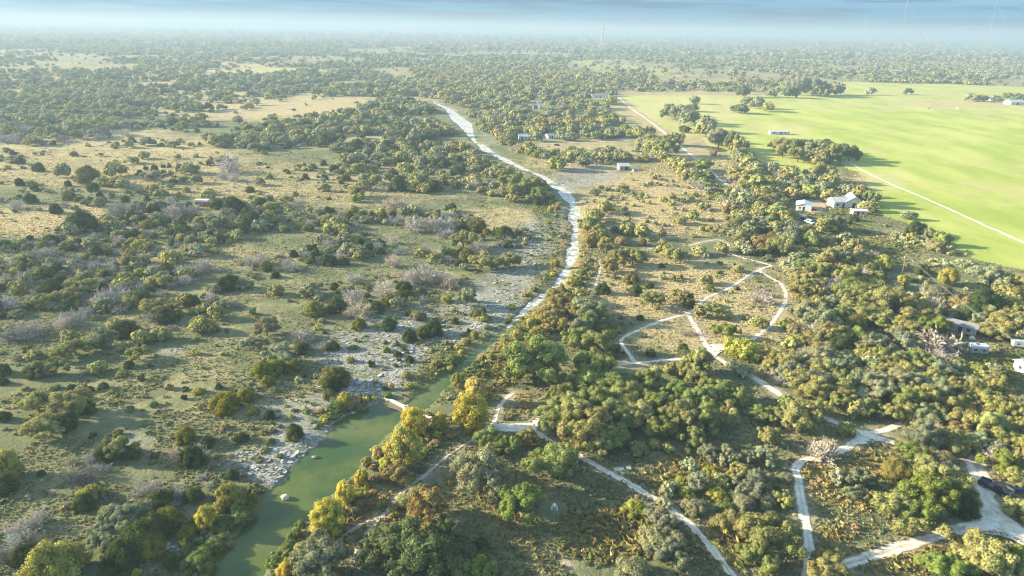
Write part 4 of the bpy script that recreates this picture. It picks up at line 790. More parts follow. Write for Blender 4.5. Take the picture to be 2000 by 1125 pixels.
# ------------------------------------------------------------------ labels: what each plant looks like and what it stands beside
LM = [('the concrete weir', 797, 798), ('the boulder in the pool', 558, 977), ('the white bird house', 1082, 998), ('the two pale slabs', 1218, 916), ('the star shaped junction', 1690, 853), ('the gravel trail fork', 1000, 836),
      ('the sharp loop trail bend', 1210, 665), ('the meadow trail crossing', 1392, 682), ('the utility pole', 1764, 527), ('the silver camper', 1908, 680), ('the white roofed farmhouse', 1646, 395), ('the grey open shed', 1217, 328), ('the white barn', 1049, 207),
      ('the red white trailer', 397, 397), ('the black pickup', 1955, 955), ('the narrow river end', 1040, 590), ('the white river bend', 1122, 430), ('the upper river end', 862, 210), ('the upper limestone shelf', 690, 735), ('the poolside limestone shelf', 575, 885),
      ('the brush pile', 1345, 655), ('the long white building', 1522, 258), ('the field road start', 1660, 317), ('the far lane end', 1215, 195), ('the bare stone patch', 1671, 1027), ('the lower pool end', 430, 1110), ('the bleached bush', 1605, 886),
      ('the loop trail top', 1490, 526), ('the cactus flat', 1800, 470), ('the bank footpath fork', 745, 1010), ('the golden thicket corner', 90, 1110), ('the near pasture edge', 20, 860), ('the grey thorn thicket', 40, 620), ('the tall oak pair', 505, 655), ('the bare middle pasture', 430, 700), ('the brush belt', 600, 460), ('the open tan grassland', 200, 340), ('the dense dark oakwood', 650, 265), ('the distant thorn wood', 150, 230), ('the field edge oakwood', 1590, 285), ('the twin field oaks', 1560, 172), ('the hazy plain', 600, 130), ('the fieldside tree line', 1480, 320), ('the big oak grove', 1270, 790), ('the junction oakwood', 1640, 740), ('the drive oakwood', 1930, 820), ('the lower trail end', 1430, 1110), ('the ochre grass', 1230, 1060), ('the dark footpath oaks', 790, 1065), ('the riverside meadow', 1250, 420), ('the loop scrub', 1320, 560)]
LMW = np.array([U(x, y)[:2] for x, y in [(a, b_) for _, a, b_ in LM]])
ORD = ['', 'second', 'third', 'fourth', 'fifth', 'sixth', 'seventh', 'eighth', 'ninth', 'tenth', 'eleventh', 'twelfth']
def relation(dx, dy, sc_):
    th = math.degrees(math.atan2(dy, dx)) % 360
    return ['on the field side of', 'beyond', 'on the pasture side of', 'in front of'][int((th + 45) // 90) % 4]
SIZEW = [('tiny', 0), ('small', 1.2), ('medium', 2.4), ('large', 4.2), ('broad', 6.5)]
info = []
for p in solo:
    d = np.hypot(LMW[:, 0] - p[2], LMW[:, 1] - p[3]) ; dpx = np.hypot([l[1] - p[5] for l in LM], [(l[2] - p[6]) * 1.6 for l in LM])
    i = int(np.argmin(dpx)); a = p[4]
    size = [s for s, lim in SIZEW if a >= lim][-1]
    info.append((i, relation(p[2] - LMW[i, 0], (p[3] - LMW[i, 1]) * .7, 1), size, TONES[p[0]][p[1]][0], {'o': 'oak', 'j': 'cedar', 'y': 'cottonwood', 'b': 'bare bush', 's': 'shrub'}[p[0]], float(dpx[i])))
order = {}
for n, f in enumerate(info): order.setdefault(f[:5], []).append((f[5], n))
label_of = {}; shared = {}
for key, L in order.items():
    L.sort()
    for r_, (dd, n) in enumerate(L):
        i, rel, size, tone, nm = key
        if r_ < len(ORD): label_of[n] = (f"{ORD[r_]} " if r_ else '') + f"{size} {tone} {nm} {rel} {LM[i][0]}"
        else: label_of[n] = f"far out {size} {tone} {nm} {rel} {LM[i][0]}"
GROUP = {'o': 'live oaks of the river land', 'j': 'cedars dotted over the land', 'y': 'yellow cottonwoods along the river', 'b': 'leafless brush of the pasture', 's': 'leafy shrubs of the meadows'}
for n, p in enumerate(solo):
    k, tn, x, y, a = p[:5]; rg = np.random.default_rng(n)
    v = n % NVAR[k]; z = gz1(x, y) if p[7] > 6 else float(gz(x, y))
    s = (a * (.85 + .3 * rg.random()), a * (.85 + .3 * rg.random()), a * (.85 + .3 * rg.random())); rz = rg.random() * 6.28
    tw = np.array(TONES[k][tn][1]) * (.84 + .32 * rg.random()) * (1 + (rg.random(3) - .5) * .12); col = (*[float(q) for q in tw], 1)
    nm, cat = NAME[k]
    if k in 'oy' and p[7] > 13 or (k == 'j' and p[7] > 22):
        e = empty(nm, (x, y, z - .04), rz, label_of[n], cat, GROUP[k]); e.scale = s
        c = link('crown', CROWN[k, v], e); c.color = col
        link('trunk', TRUNK[k, v], e)
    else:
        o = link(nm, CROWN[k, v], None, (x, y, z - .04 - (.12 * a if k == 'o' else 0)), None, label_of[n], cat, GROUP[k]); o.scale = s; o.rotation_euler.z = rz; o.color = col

# ------------------------------------------------------------------ low growth that nobody could count
def cover_at(x, y):
    px, py, z = P(np.stack([x, y, np.zeros_like(x)], -1)); return px, py, z, ellsum(px, py, DRY), ellsum(px, py, ROCK), ellsum(px, py, GOLD), ellsum(px, py, LUSH)
PATHW = [([tuple(U(x, y)[:2]) for x, y in pts], wd) for pts, wd in PATHPX]
def off_paths(x, y, pad):
    ok = np.ones(len(x), bool)
    for wp, wd in PATHW:
        xs = [p[0] for p in wp]; y2 = [p[1] for p in wp]
        m = (x > min(xs) - 4) & (x < max(xs) + 4) & (y > min(y2) - 4) & (y < max(y2) + 4)
        if m.any(): ok[m] &= seg_dist(x[m], y[m], wp) > wd * .5 + pad
    return ok
def grass(n=260000):
    rg = np.random.default_rng(55)
    Y = 66 + (460 - 66) * rg.random(n) ** 1.5; X = (Y + 25) * rg.uniform(-.95, .95, n)
    px, py, z, dry, rock, gold, lush = cover_at(X, Y)
    ok = (px > -60) & (px < 2060) & (py < 1190) & ~inpoly(X, Y, FW) & (rg.random(n) > np.clip(rock, 0, 1) * .9) & (river_d(X, Y) > .6) & off_paths(X, Y, -.45)
    ok &= fbm(X * .12, Y * .12, 3, 4) + .25 * gold + .2 * dry + .25 * lush > .39
    X, Y, dry, gold, lush = X[ok], Y[ok], dry[ok], gold[ok], lush[ok]; n = len(X)
    Z = ground_z(X, Y)
    tall = fbm(X * .05, Y * .05, 6, 3)
    h = (.14 + .32 * rg.random(n) ** 2) * (1 + .8 * gold + .5 * lush) * (.5 + tall); wd_ = h * (.8 + .8 * rg.random(n)) + Y * .0006
    t = np.clip(.55 * fbm(X * .08, Y * .08, 1, 3) + 1.0 * dry + .3 * rg.random(n) - .05, 0, 1)[:, None]
    col = np.array([.125, .155, .07]) * (1 - t) + np.array([.48, .40, .225]) * t
    gm = (np.clip(gold, 0, 1) * (rg.random(n) < .65))[:, None]; gcol = np.where(rg.random((n, 1)) < .4, [[.44, .33, .11]], np.where(rg.random((n, 1)) < .5, [[.32, .29, .07]], [[.36, .24, .10]]))
    col = col * (1 - gm) + gcol * gm
    lm = (np.clip(lush, 0, 1) * .8)[:, None] * (1 - gm); col = col * (1 - lm) + np.array([.13, .165, .05]) * lm
    col *= (.75 + .5 * rg.random((n, 1)))
    VV = []; QQ = []
    for k in range(2):
        th = rg.random(n) * 6.28; a = np.stack([np.cos(th), np.sin(th), np.zeros(n)], -1) * (wd_ * .5)[:, None]
        ln = np.stack([rg.normal(size=n) * .3, rg.normal(size=n) * .3, np.ones(n)], -1) * h[:, None]
        c = np.stack([X, Y, Z - .04], -1)
        q = np.stack([c - a * .55, c + a * .55, c + a * (.9 + .5 * rg.random((n, 1))) + ln, c - a * (.9 + .5 * rg.random((n, 1))) + ln * (.7 + .4 * rg.random((n, 1)))], 1)
        VV.append(q.reshape(-1, 3)); QQ.append(np.arange(4 * n).reshape(-1, 4) + 4 * n * k)
    T = np.tile(np.repeat(col, 4, 0), (2, 1))
    link('meadow_grass', mk_mesh('meadow_grass', np.concatenate(VV), [np.concatenate(QQ)], [M_GRASS], T), kind='stuff', label='rough tufted grass over the meadows')
grass()

def lumps(name, n, weight, cols, rlo, rhi, label, seed, ylim=(66, 420), lod=2, flat=.8):
    rg = np.random.default_rng(seed)
    Y = ylim[0] + (ylim[1] - ylim[0]) * rg.random(n) ** 1.4; X = (Y + 15) * rg.uniform(-.95, .95, n)
    px, py, z, dry, rock, gold, lush = cover_at(X, Y)
    wgt = weight(dry, rock, gold, lush, px, py) * smooth(.35, .6, fbm(X * .1, Y * .1, 2, 3))
    ok = (px > -40) & (px < 2040) & (py < 1180) & (rg.random(n) < wgt) & (river_d(X, Y) > .2) & off_paths(X, Y, .5) & ~inpoly(X, Y, FW)
    X, Y = X[ok], Y[ok]; n = len(X); A = rlo + (rhi - rlo) * rg.random(n) ** 2
    VV = []; Q4 = []; Q3 = []; TT_ = []; base = 0; Z = ground_z(X, Y)
    for v in range(4):
        V, Q, F3, T = LIGHT['s', lod, v]; s = np.arange(v, n, 4); m = len(s); nv = len(V)
        if not m: continue
        th = rg.random(m) * 6.28; c, sn = np.cos(th), np.sin(th); a = A[s]
        W = np.empty((m, nv, 3), np.float32)
        W[:, :, 0] = (V[:, 0] * c[:, None] - V[:, 1] * sn[:, None]) * a[:, None] + X[s][:, None]; W[:, :, 1] = (V[:, 0] * sn[:, None] + V[:, 1] * c[:, None]) * a[:, None] + Y[s][:, None]
        W[:, :, 2] = V[:, 2] * (a * flat * (.7 + .6 * rg.random(m)))[:, None] + Z[s][:, None] - .05
        col = np.array(cols)[rg.integers(0, len(cols), m)] * (.75 + .5 * rg.random((m, 1)))
        TT_.append((T[None] * col[:, None, :]).reshape(-1, 3)); VV.append(W.reshape(-1, 3)); off = (np.arange(m) * nv + base)[:, None, None]
        Q4.append((Q[None] + off).reshape(-1, 4)); Q3.append((F3[None] + off).reshape(-1, 3)); base += m * nv
    link(name, mk_mesh(name, np.concatenate(VV), [np.concatenate(Q4), np.concatenate(Q3)], [M_LEAF], np.concatenate(TT_)), kind='stuff', label=label)
lumps('bank_undergrowth', 42000, lambda d, r, go, lu, px, py: np.clip(lu * .8, 0, 1) * (1 - r * .6), [(.13, .17, .05), (.17, .19, .055), (.26, .25, .07), (.10, .14, .04), (.21, .20, .09)], .3, 1.1, 'green weeds and reeds on the river banks', 71)
lumps('rusty_undergrowth', 26000, lambda d, r, go, lu, px, py: np.clip(go * .75, 0, 1), [(.36, .28, .10), (.28, .26, .07), (.40, .27, .12), (.22, .22, .06), (.32, .22, .12), (.16, .19, .055)], .25, .9, 'rusty brown weeds among the grass', 72)
lumps('pasture_weeds', 26000, lambda d, r, go, lu, px, py: (1 - .75 * np.clip(r, 0, 1)) * np.where((px < 1150), .30, .22) * (1 - .7 * np.clip(go, 0, 1)), [(.13, .16, .075), (.19, .19, .10), (.23, .21, .14), (.10, .13, .06), (.25, .23, .13)], .22, .75, 'low weeds dotted over the pasture', 73, (66, 520), 3, .7)

# broken limestone lying on the shelves
def rubble(n=60000):
    rg = np.random.default_rng(91); Y = 70 + 330 * rg.random(n); X = (Y + 10) * rg.uniform(-.6, .4, n)
    px, py, z, dry, rock, gold, lush = cover_at(X, Y)
    ok = (rg.random(n) < np.clip(rock, 0, 1) ** 1.5) & (river_d(X, Y) > .1) & (fbm(X * .15, Y * .15, 4, 3) > .40)
    X, Y = X[ok], Y[ok]; n = len(X); Z = ground_z(X, Y); s = .12 + .55 * rg.random(n) ** 3; th = .5 + rg.normal(size=n) * .5
    prof = []
    K = 6; ang = np.arange(K) / K * 6.283
    rad = s[:, None] * (.6 + .7 * rg.random((n, K))); xx = np.cos(ang) * rad * 1.4; yy = np.sin(ang) * rad * .8
    c, sn = np.cos(th)[:, None], np.sin(th)[:, None]; rx_, ry_ = xx * c - yy * sn + X[:, None], xx * sn + yy * c + Y[:, None]
    tl = rg.normal(size=(n, 2)) * .12; top = (.06 + .22 * s * rg.random(n))[:, None] + xx * tl[:, :1] + yy * tl[:, 1:]
    V = np.concatenate([np.stack([rx_, ry_, np.broadcast_to(Z[:, None] - .2, rx_.shape)], -1), np.stack([rx_ * .94 + X[:, None] * .06, ry_ * .94 + Y[:, None] * .06, Z[:, None] + top], -1), np.stack([X, Y, Z + top.mean(1)], -1)[:, None]], 1)
    k = np.arange(K); j = (k + 1) % K
    q = np.stack([k, j, K + j, K + k], -1); t3 = np.stack([K + k, K + j, np.full(K, 2 * K)], -1); off = (np.arange(n) * (2 * K + 1))[:, None, None]
    tone = np.repeat((.24 + .24 * rg.random(n))[:, None] * np.array([[.97, .98, 1.0]]), 2 * K + 1, 0)
    link('limestone_rubble', mk_mesh('limestone_rubble', V.reshape(-1, 3), [(q[None] + off).reshape(-1, 4), (t3[None] + off).reshape(-1, 3)], [M_TWIG], tone), kind='stuff', label='broken pale limestone slabs beside the river')
rubble()

# ------------------------------------------------------------------ things people put here
M_WHITE = mat('white_paint', (.56, .56, .54), .6, noise=(.6, .12)); M_TIN = mat('pale_sheet_metal', (.50, .52, .54), .45, .2, .4, noise=(.7, .12)); M_GREY = mat('weathered_boards', (.30, .29, .29), .85, noise=(2, .3))
M_DARK = mat('dark_opening', (.03, .03, .035), .8); M_GLASS = mat('window_glass', (.03, .04, .05), .1, 0, .6); M_TYRE = mat('tyre_rubber', (.02, .02, .02), .8); M_STEEL = mat('grey_steel', (.35, .36, .38), .5, .4)
M_BLACK = mat('black_car_paint', (.015, .016, .02), .25, 0, .6); M_RED = mat('red_paint', (.35, .03, .025), .35); M_CONC = mat('pale_concrete', (.58, .55, .49), .85, noise=(1.2, .25)); M_STONE = mat('tan_limestone', (.50, .44, .36), .9, noise=(1.5, .3))
M_WOOD = mat('old_pole_wood', (.20, .12, .08), .85, noise=(3, .3)); M_BLUE = mat('dark_blue_tarp', (.012, .02, .07), .35, noise=(1.2, .4)); M_SLATE = mat('grey_shingles', (.20, .20, .23), .8, noise=(3, .25)); M_ROOFB = mat('bluish_sheet_roof', (.55, .62, .70), .4, .2, noise=(.5, .1))
def at(px, py, up=0.0):
    p = U(px, py, 0.0); z = gz1(p[0], p[1]) if abs(p[0]) < 400 and p[1] < 700 else float(gz(p[0], p[1]))
    p = U(px, py, z); return (float(p[0]), float(p[1]), z + up)
def gable(name, label, cat, px, py, L, W, hw, hr, rz, mw, mr, doors=(), windows=(), over=.35, group=None, chimney=False):
    """gabled building: ridge along its own x axis"""
    e = empty(name, at(px, py), rz, label, cat, group)
    mb = MB(); mb.prism([(-W / 2, -.3), (W / 2, -.3), (W / 2, hw), (0, hw + hr), (-W / 2, hw)], -L / 2, L / 2)
    mb.V = [(y, x, z) for x, y, z in mb.V]; mb.F4 = [f[::-1] for f in mb.F4]; mb.F3 = [f[::-1] for f in mb.F3]
    mb.build('wall', mw, e)
    rb = MB(); th = .10; sl = hr / (W / 2); W2 = W / 2 + over; L2 = L / 2 + over
    zt = hw + hr + .06; ze = zt - sl * W2
    prof = [(-W2, ze), (0, zt), (W2, ze), (W2, ze + th), (0, zt + th), (-W2, ze + th)]
    V = [(-L2, y, z) for y, z in prof] + [(L2, y, z) for y, z in prof]
    rb.add(V, [(0, 1, 7, 6), (1, 2, 8, 7), (2, 3, 9, 8), (3, 4, 10, 9), (4, 5, 11, 10), (5, 0, 6, 11), (0, 5, 4, 1), (1, 4, 3, 2), (6, 7, 10, 11), (7, 8, 9, 10)])
    ro = rb.build('roof', mr, e)
    if chimney: MB().box((L * .2, .3, hw + hr + .4), (.5, .5, 1.2)).build('chimney', M_CONC, ro)
    for side, u, wd, z0, z1, m in doors: wall_piece('door', e, side, u, wd, z0, z1, m, L, W)
    for side, u, wd, z0, z1 in windows:
        f = wall_piece('window', e, side, u, wd, z0, z1, M_GLASS, L, W)
    return e
def wall_piece(nm, e, side, u, wd, z0, z1, m, L, W):
    zc, h = (z0 + z1) / 2, z1 - z0
    c, d = {'front': ((u * L / 2, -W / 2, zc), (wd, .08, h)), 'back': ((u * L / 2, W / 2, zc), (wd, .08, h)), 'right': ((L / 2, u * W / 2, zc), (.08, wd, h)), 'left': ((-L / 2, u * W / 2, zc), (.08, wd, h))}[side]
    return MB().box(c, d).build(nm, m, e)
WIN = [('front', -.5, 1, 1, 2), ('front', .5, 1, 1, 2)]
gable('farmhouse', 'white roofed farmhouse with a gabled wing among oaks', 'house', 1638, 402, 9, 7, 2.8, 1.6, R(4), M_WHITE, M_TIN, [('front', .1, 1.1, 0, 2.1, M_DARK)], [('front', -.55, 1.2, .9, 2), ('front', .6, 1.2, .9, 2)])
fw = D.objects[[o.name for o in D.objects if o.name.startswith('farmhouse')][0]]
wing = MB(); wing.prism([(-3.4, -.3), (3.4, -.3), (3.4, 3.2), (0, 5.4), (-3.4, 3.2)], -6.5, 5); wg = wing.build('wing', M_WHITE, fw, (7.2, 1.6, 0)); wg.rotation_euler.z = R(-18)
wr = MB(); V = [(x, y, z) for y in (-7, 5.4) for x, z in ((-3.9, 3.0), (0, 5.55), (3.9, 3.0), (3.9, 3.12), (0, 5.67), (-3.9, 3.12))]
wr.add(V, [(0, 1, 7, 6), (1, 2, 8, 7), (2, 3, 9, 8), (3, 4, 10, 9), (4, 5, 11, 10), (5, 0, 6, 11), (0, 5, 4, 1), (1, 4, 3, 2), (6, 7, 10, 11), (7, 8, 9, 10)]); wr.build('wing_roof', M_TIN, wg)
MB().box((0, -6.53, 1.2), (1.6, .08, 2.4)).build('wing_door', M_DARK, wg)
gable('shed', 'flat white roofed shed on the lawn beside the farmhouse', 'shed', 1676, 419, 6.5, 4, 2.2, .5, R(-4), mat('buff_boards', (.48, .38, .32), .8, noise=(2, .15)), M_WHITE, [('front', -.3, 1, 0, 1.9, M_DARK)], [('front', .4, .8, 1, 1.7)])
gable('garage', 'garage with a bluish metal roof above the pink gravel drive', 'garage', 1569, 408, 9, 7, 2.6, .9, R(68), M_WHITE, M_ROOFB, [('left', 0, 1.0, 0, 2.1, M_DARK), ('front', .3, 2.4, 0, 2.2, M_WHITE)], [('left', .5, .8, 1.0, 1.8)])
gable('barn', 'white barn with a wide dark door in the woods', 'barn', 1049, 212, 10, 8, 3.8, 2.6, R(75), M_WHITE, M_TIN, [('left', .1, 4.2, 0, 3.6, M_DARK)], [('front', 0, 1, 1.5, 2.5)])
gable('open_shed', 'grey open fronted shed with pale roof on the tan meadow', 'shed', 1217, 331, 6.5, 5.5, 2.6, 1.3, R(8), M_GREY, M_TIN, [('front', .35, 2.0, 0, 2.0, M_DARK), ('front', .85, .7, .5, 2.0, M_DARK)], [('front', -.5, .8, 1, 1.8)])  # near-black door panels paint the shade inside the open front
gable('white_shed', 'white metal shed under oaks, wider of two in the riverside wood', 'shed', 1022, 272, 7, 5, 2.5, 1.2, R(10), M_WHITE, M_TIN, [('front', -.4, 1.4, 0, 2.2, M_DARK)], [('front', .4, 1, 1, 2)])
gable('white_shed', 'white peaked shed under oaks above the parked dark vehicle', 'shed', 1074, 270, 6.5, 5, 2.4, 1.4, R(30), M_WHITE, M_TIN, [('front', .2, 1.2, 0, 2.1, M_DARK)], [('front', -.5, 1, 1, 2)])
gable('bungalow', 'pale bungalow where the far lane begins', 'house', 1172, 191, 22, 9, 3.2, 1.6, R(4), M_WHITE, M_SLATE, [('front', 0, 1.2, 0, 2.2, M_DARK)], [('front', -.5, 1.6, 1, 2.2), ('front', .5, 1.6, 1, 2.2)])
gable('cottage', 'small pale cottage among trees beyond the white barn', 'house', 1138, 189, 9, 7, 3.2, 2, R(60), M_WHITE, M_TIN, [('left', 0, 1.2, 0, 2.2, M_DARK)], [('front', 0, 1.2, 1, 2.2)])
gable('mobile_home', 'long white building at the edge of the green field', 'house', 1521, 262, 17, 5, 2.3, .7, R(3), M_TIN, M_TIN, [('front', .1, 1.1, .3, 2.3, M_DARK)], [('front', -.6, 1.4, 1, 2), ('front', .55, 1.4, 1, 2)])
gable('farm_shed', 'white roofed shed under the oaks across the green field', 'shed', 1980, 204, 20, 12, 3.5, 2.5, R(8), M_WHITE, M_TIN, [('front', 0, 3, 0, 3, M_DARK)], [('front', -.6, 1.5, 1, 2.2)])
gable('barn', 'pale barn half hidden by the oaks across the field', 'barn', 1940, 196, 16, 10, 4, 3, R(50), M_WHITE, M_TIN, [('left', 0, 3.5, 0, 3.2, M_DARK)], [('front', 0, 1.2, 1.2, 2.2)])
gable('long_house', 'grey shingled roof under the bright green oak', 'house', 1875, 646, 8, 4, 2.2, .9, R(-38), M_GREY, M_SLATE, [('front', 0, 1, 0, 2, M_DARK)], [('front', .5, 1, 1, 1.8)])
gable('white_cabin', 'white cabin cut off by the picture edge beside the lawn', 'cabin', 2006, 726, 5, 4, 2.6, 1.0, R(10), M_WHITE, M_TIN, [('front', -.4, .9, 0, 2, M_DARK)], [('left', 0, .8, 1, 1.8)])
gable('tool_shed', 'dark red shed under the trees above the garage', 'shed', 1544, 388, 6, 4, 2.4, 1.0, R(6), mat('dark_red_boards', (.14, .035, .035), .8), M_SLATE, [('front', .3, 1.2, 0, 2, M_DARK)], [('front', -.5, .8, 1, 1.7)])

def trailer(name, label, cat, px, py, L, W, Hh, rz, m_low, m_top, hatch=True):
    e = empty(name, at(px, py), rz, label, cat)
    b_ = MB().box((0, 0, .5 + Hh * .3), (L, W, Hh * .6)).build('body', m_low, e, bevel=.08)
    MB().box((0, 0, .5 + Hh * .8), (L * 1.01, W * 1.01, Hh * .4)).build('roof', m_top, e, bevel=.18)
    if hatch: MB().box((-.3, .1, .55 + Hh), (.7, .6, .14)).build('roof_vent', M_DARK, e)
    for u in (-.25, .25): MB().box((u * L, -W / 2 - .01, .5 + Hh * .42), (.8, .05, .5)).build('window', M_GLASS, e)
    MB().box((L * .05, -W / 2 - .012, .5 + Hh * .32), (.6, .06, Hh * .55)).build('door', M_GREY, e)
    for s in (-1, 1): MB().tube([(.1, s * (W / 2 - .2), .33), (.1, s * (W / 2 + .02), .33)], .33, 12).build('wheel', M_TYRE, e)
    MB().tube([(L / 2, 0, .5), (L / 2 + 1.0, 0, .45)], .05, 5).build('hitch', M_STEEL, e)
trailer('camper_trailer', 'silver camper with a dark roof vent on the lawn', 'camper', 1908, 690, 4.4, 2.2, 2.2, R(-8), M_STEEL, M_ROOFB)
trailer('travel_trailer', 'white trailer with blue grey roof at the lawn edge', 'trailer', 1994, 678, 5, 2.2, 1.8, R(-14), M_WHITE, M_ROOFB, False)
trailer('stock_trailer', 'red and white trailer standing alone on the pasture', 'trailer', 397, 402, 6.4, 2.6, 2.6, R(-6), mat('faded_red_paint', (.40, .10, .06), .6), M_WHITE, False)

def car(name, label, cat, px, py, rz, paint, pickup=False, L=4.7, W=1.85, group=None):
    e = empty(name, at(px, py), rz, label, cat, group)
    mb = MB(); mb.prism([(-L / 2, .35), (L / 2, .35), (L / 2 + .02, .75), (L * .46, .95), (-L * .5, 1.0)], -W / 2, W / 2); mb.build('body', paint, e, bevel=.07)
    x0, x1 = (-.1, 1.25) if pickup else (-L * .42, L * .22)
    gb = MB(); V = [(x, s * w_, z) for s in (-1, 1) for x, z, w_ in ((x0 - .05, .98, W * .47), (x1 + .35, .98, W * .47), (x1 - .1, 1.55, W * .39), (x0 + .2, 1.55, W * .39))]
    gb.add(V, [(0, 1, 2, 3), (7, 6, 5, 4), (0, 4, 5, 1), (1, 5, 6, 2), (2, 6, 7, 3), (3, 7, 4, 0)]).build('windows', M_GLASS, e)
    MB().box(((x0 + x1) / 2 + .05, 0, 1.58), (x1 - x0 - .25, W * .78, .07)).build('roof', paint, e, bevel=.03)
    if pickup:
        for s in (-1, 1): MB().box((-L * .33, s * (W / 2 - .06), 1.12), (L * .32, .1, .28)).build('bed_side', paint, e)
        MB().box((-L * .33, 0, 1.01), (L * .3, W * .86, .05)).build('bed_floor', M_DARK, e)
    for sx in (-.32, .31):
        for s in (-1, 1):
            wl_ = MB().tube([(sx * L, s * (W / 2 - .2), .33), (sx * L, s * (W / 2 + .03), .33)], .33, 12).build('wheel', M_TYRE, e)
            MB().tube([(sx * L, s * (W / 2 + .02), .33), (sx * L, s * (W / 2 + .045), .33)], .19, 10).build('rim', M_STEEL, wl_)
    for s in (-.7, .7):
        MB().box((L / 2 + .01, s * W / 2 * .95, .72), (.05, .3, .14)).build('headlight', M_WHITE, e)
        MB().box((-L / 2 - .0, s * W / 2 * .95, .82), (.05, .22, .16)).build('taillight', M_RED, e)
    for s in (-1, 1): MB().box((x1 + .15, s * (W / 2 + .06), 1.05), (.14, .16, .12)).build('mirror', paint, e)
car('pickup_truck', 'black pickup parked on the gravel drive', 'pickup', 1942, 957, R(-52), M_BLACK, True, 5.4, 1.95)
car('parked_car', 'white car parked on the grass below the garage', 'car', 1581, 436, R(-66), mat('white_car_paint', (.75, .76, .78), .25, 0, .5))
car('parked_car', 'dark car parked in shade behind the white car', 'car', 1572, 430, R(-50), M_BLACK)
car('parked_car', 'red car in front of the bluish roofed garage', 'car', 1583, 410, R(-20), mat('red_car_paint', (.30, .02, .03), .3, 0, .5))
car('parked_car', 'dark red car standing under the oaks by the drive', 'car', 1984, 921, R(-12), mat('maroon_car_paint', (.16, .012, .02), .3, 0, .5))
car('sport_utility', 'dark vehicle parked under oaks below the white peaked shed', 'car', 1088, 285, R(-15), M_BLACK)
car('sport_utility', 'dark blue vehicle in the shade above the garage', 'car', 1556, 392, R(-20), mat('navy_car_paint', (.02, .025, .06), .3, 0, .5))
def sheet(name, label, cat, pts, m, lift=.1, thick=.08, seed=1):
    """a cloth lying on the ground with folds and a turned-down edge"""
    rg = np.random.default_rng(seed); A, B_, C_, D_ = [np.array(at(*p)) for p in pts]; n = 14; V = []
    for i in range(n):
        for j in range(n):
            u, v = i / (n - 1), j / (n - 1); q = (A * (1 - u) + B_ * u) * (1 - v) + (D_ * (1 - u) + C_ * u) * v
            e_ = min(u, 1 - u, v, 1 - v); q[2] += lift + .12 * math.sin(7 * u + 3 * v + seed) * math.sin(5 * v + seed) * e_ * 4 + (rg.random() - .5) * .05 - (.1 if e_ == 0 else 0); V.append(q)
    F = [(i * n + j, (i + 1) * n + j, (i + 1) * n + j + 1, i * n + j + 1) for i in range(n - 1) for j in range(n - 1)]
    o = link(name, mk_mesh(name, np.array(V), [np.array(F)], [m], smooth_shade=True), label=label, cat=cat)
    so = o.modifiers.new('thickness', 'SOLIDIFY'); so.thickness = thick; return o
sheet('tarpaulin', 'dark blue tarpaulin spread beside the gravel drive', 'tarpaulin', [(1976,952),(2012,946),(2016,960),(1984,964)], M_BLUE, .35, seed=3)
sheet('tarpaulin', 'crumpled white sheet between the black pickup and blue tarpaulin', 'sheet', [(1950,952),(1966,950),(1982,960),(1956,966)], M_WHITE, .3, seed=5)
kb = MB()
for s in (-1, 1): pass
kb.tube([(-1.5, 0, .2), (-1.0, 0, .22), (0, 0, .25), (1.0, 0, .22), (1.5, 0, .2)], [.03, .25, .36, .25, .03], 10)
k_ = empty('kayak', at(1976, 931), R(-12), 'short red boat lying on the grass beside the drive', 'boat'); kb.build('hull', M_RED, k_); MB().box((0, 0, .5), (.8, .38, .24)).build('cockpit', M_DARK, k_)

# white gourd bird house on its pole
e = empty('bird_house', at(1081.5, 1019), 0, 'white bird house of hanging gourds on a thin pole in the clearing', 'bird house'); e.scale = (1.3, 1.3, 1.15)
MB().tube([(0, 0, -.2), (0, 0, 3.0)], .035, 8).build('pole', M_STEEL, e)
def ball(r, c, squash=1.0):
    v, f = ICO[3]; mb = MB(); mb.add([(c[0] + p[0] * r, c[1] + p[1] * r, c[2] + p[2] * r * squash) for p in v], f); return mb
ball(.27, (0, 0, 3.05), 1.15).build('gourd', M_WHITE, e)
MB().box((0, 0, 2.82), (1.0, .05, .05)).build('crossbar', M_STEEL, e); MB().box((0, 0, 2.42), (.9, .05, .05)).build('crossbar', M_STEEL, e)
for x in (-.33, .33):
    for z in (2.68, 2.28): ball(.13, (x * (1 if z > 2.4 else 1.05), 0, z), 1.2).build('gourd', M_WHITE, e)

# stones and slabs
M_DULL = mat('wet_brown_stone', (.22, .19, .14), .7, noise=(1.5, .3))
def rock(name, label, cat, px, py, r, m, seed, squash=.55, group=None, up=0.0):
    rg = np.random.default_rng(seed); v, f = ICO[3]; d = rg.normal(size=(7, 3)); d = unit(d)
    s = np.ones(len(v))
    for q in d: s = np.minimum(s, .78 / np.maximum(.3, v @ q)) 
    v2 = v * s[:, None] * (1 + (vnoise(v[:, 0] * 3 + seed, v[:, 1] * 3 + v[:, 2] * 2, 2)[:, None] - .5) * .2) * r * np.array([1.2, .9, squash])
    loc = at(px, py); return link(name, mk_mesh(name, v2, [f], [m]), None, (loc[0], loc[1], (WATER_Z if up is None else loc[2]) + r * squash * .45), None, label, cat, group)
rock('boulder', 'pale boulder standing in the green pool', 'boulder', 558, 979, .75, M_STONE, 3, .75, up=None)
for i, (px, py, r, lb) in enumerate([(615,899,.55,'tan stone breaking the pool surface below the limestone shelf'),(521,1058,.22,'pale pebble sized stone in the lower pool near its left bank'),(532,1085,.25,'small stone near the lower pool mouth')]):
    rock('pool_stone', lb.replace('near its left bank', 'off the weedy bank'), 'stone', px, py, r, M_DULL, 20 + i, .6, 'stones in the pool', None)
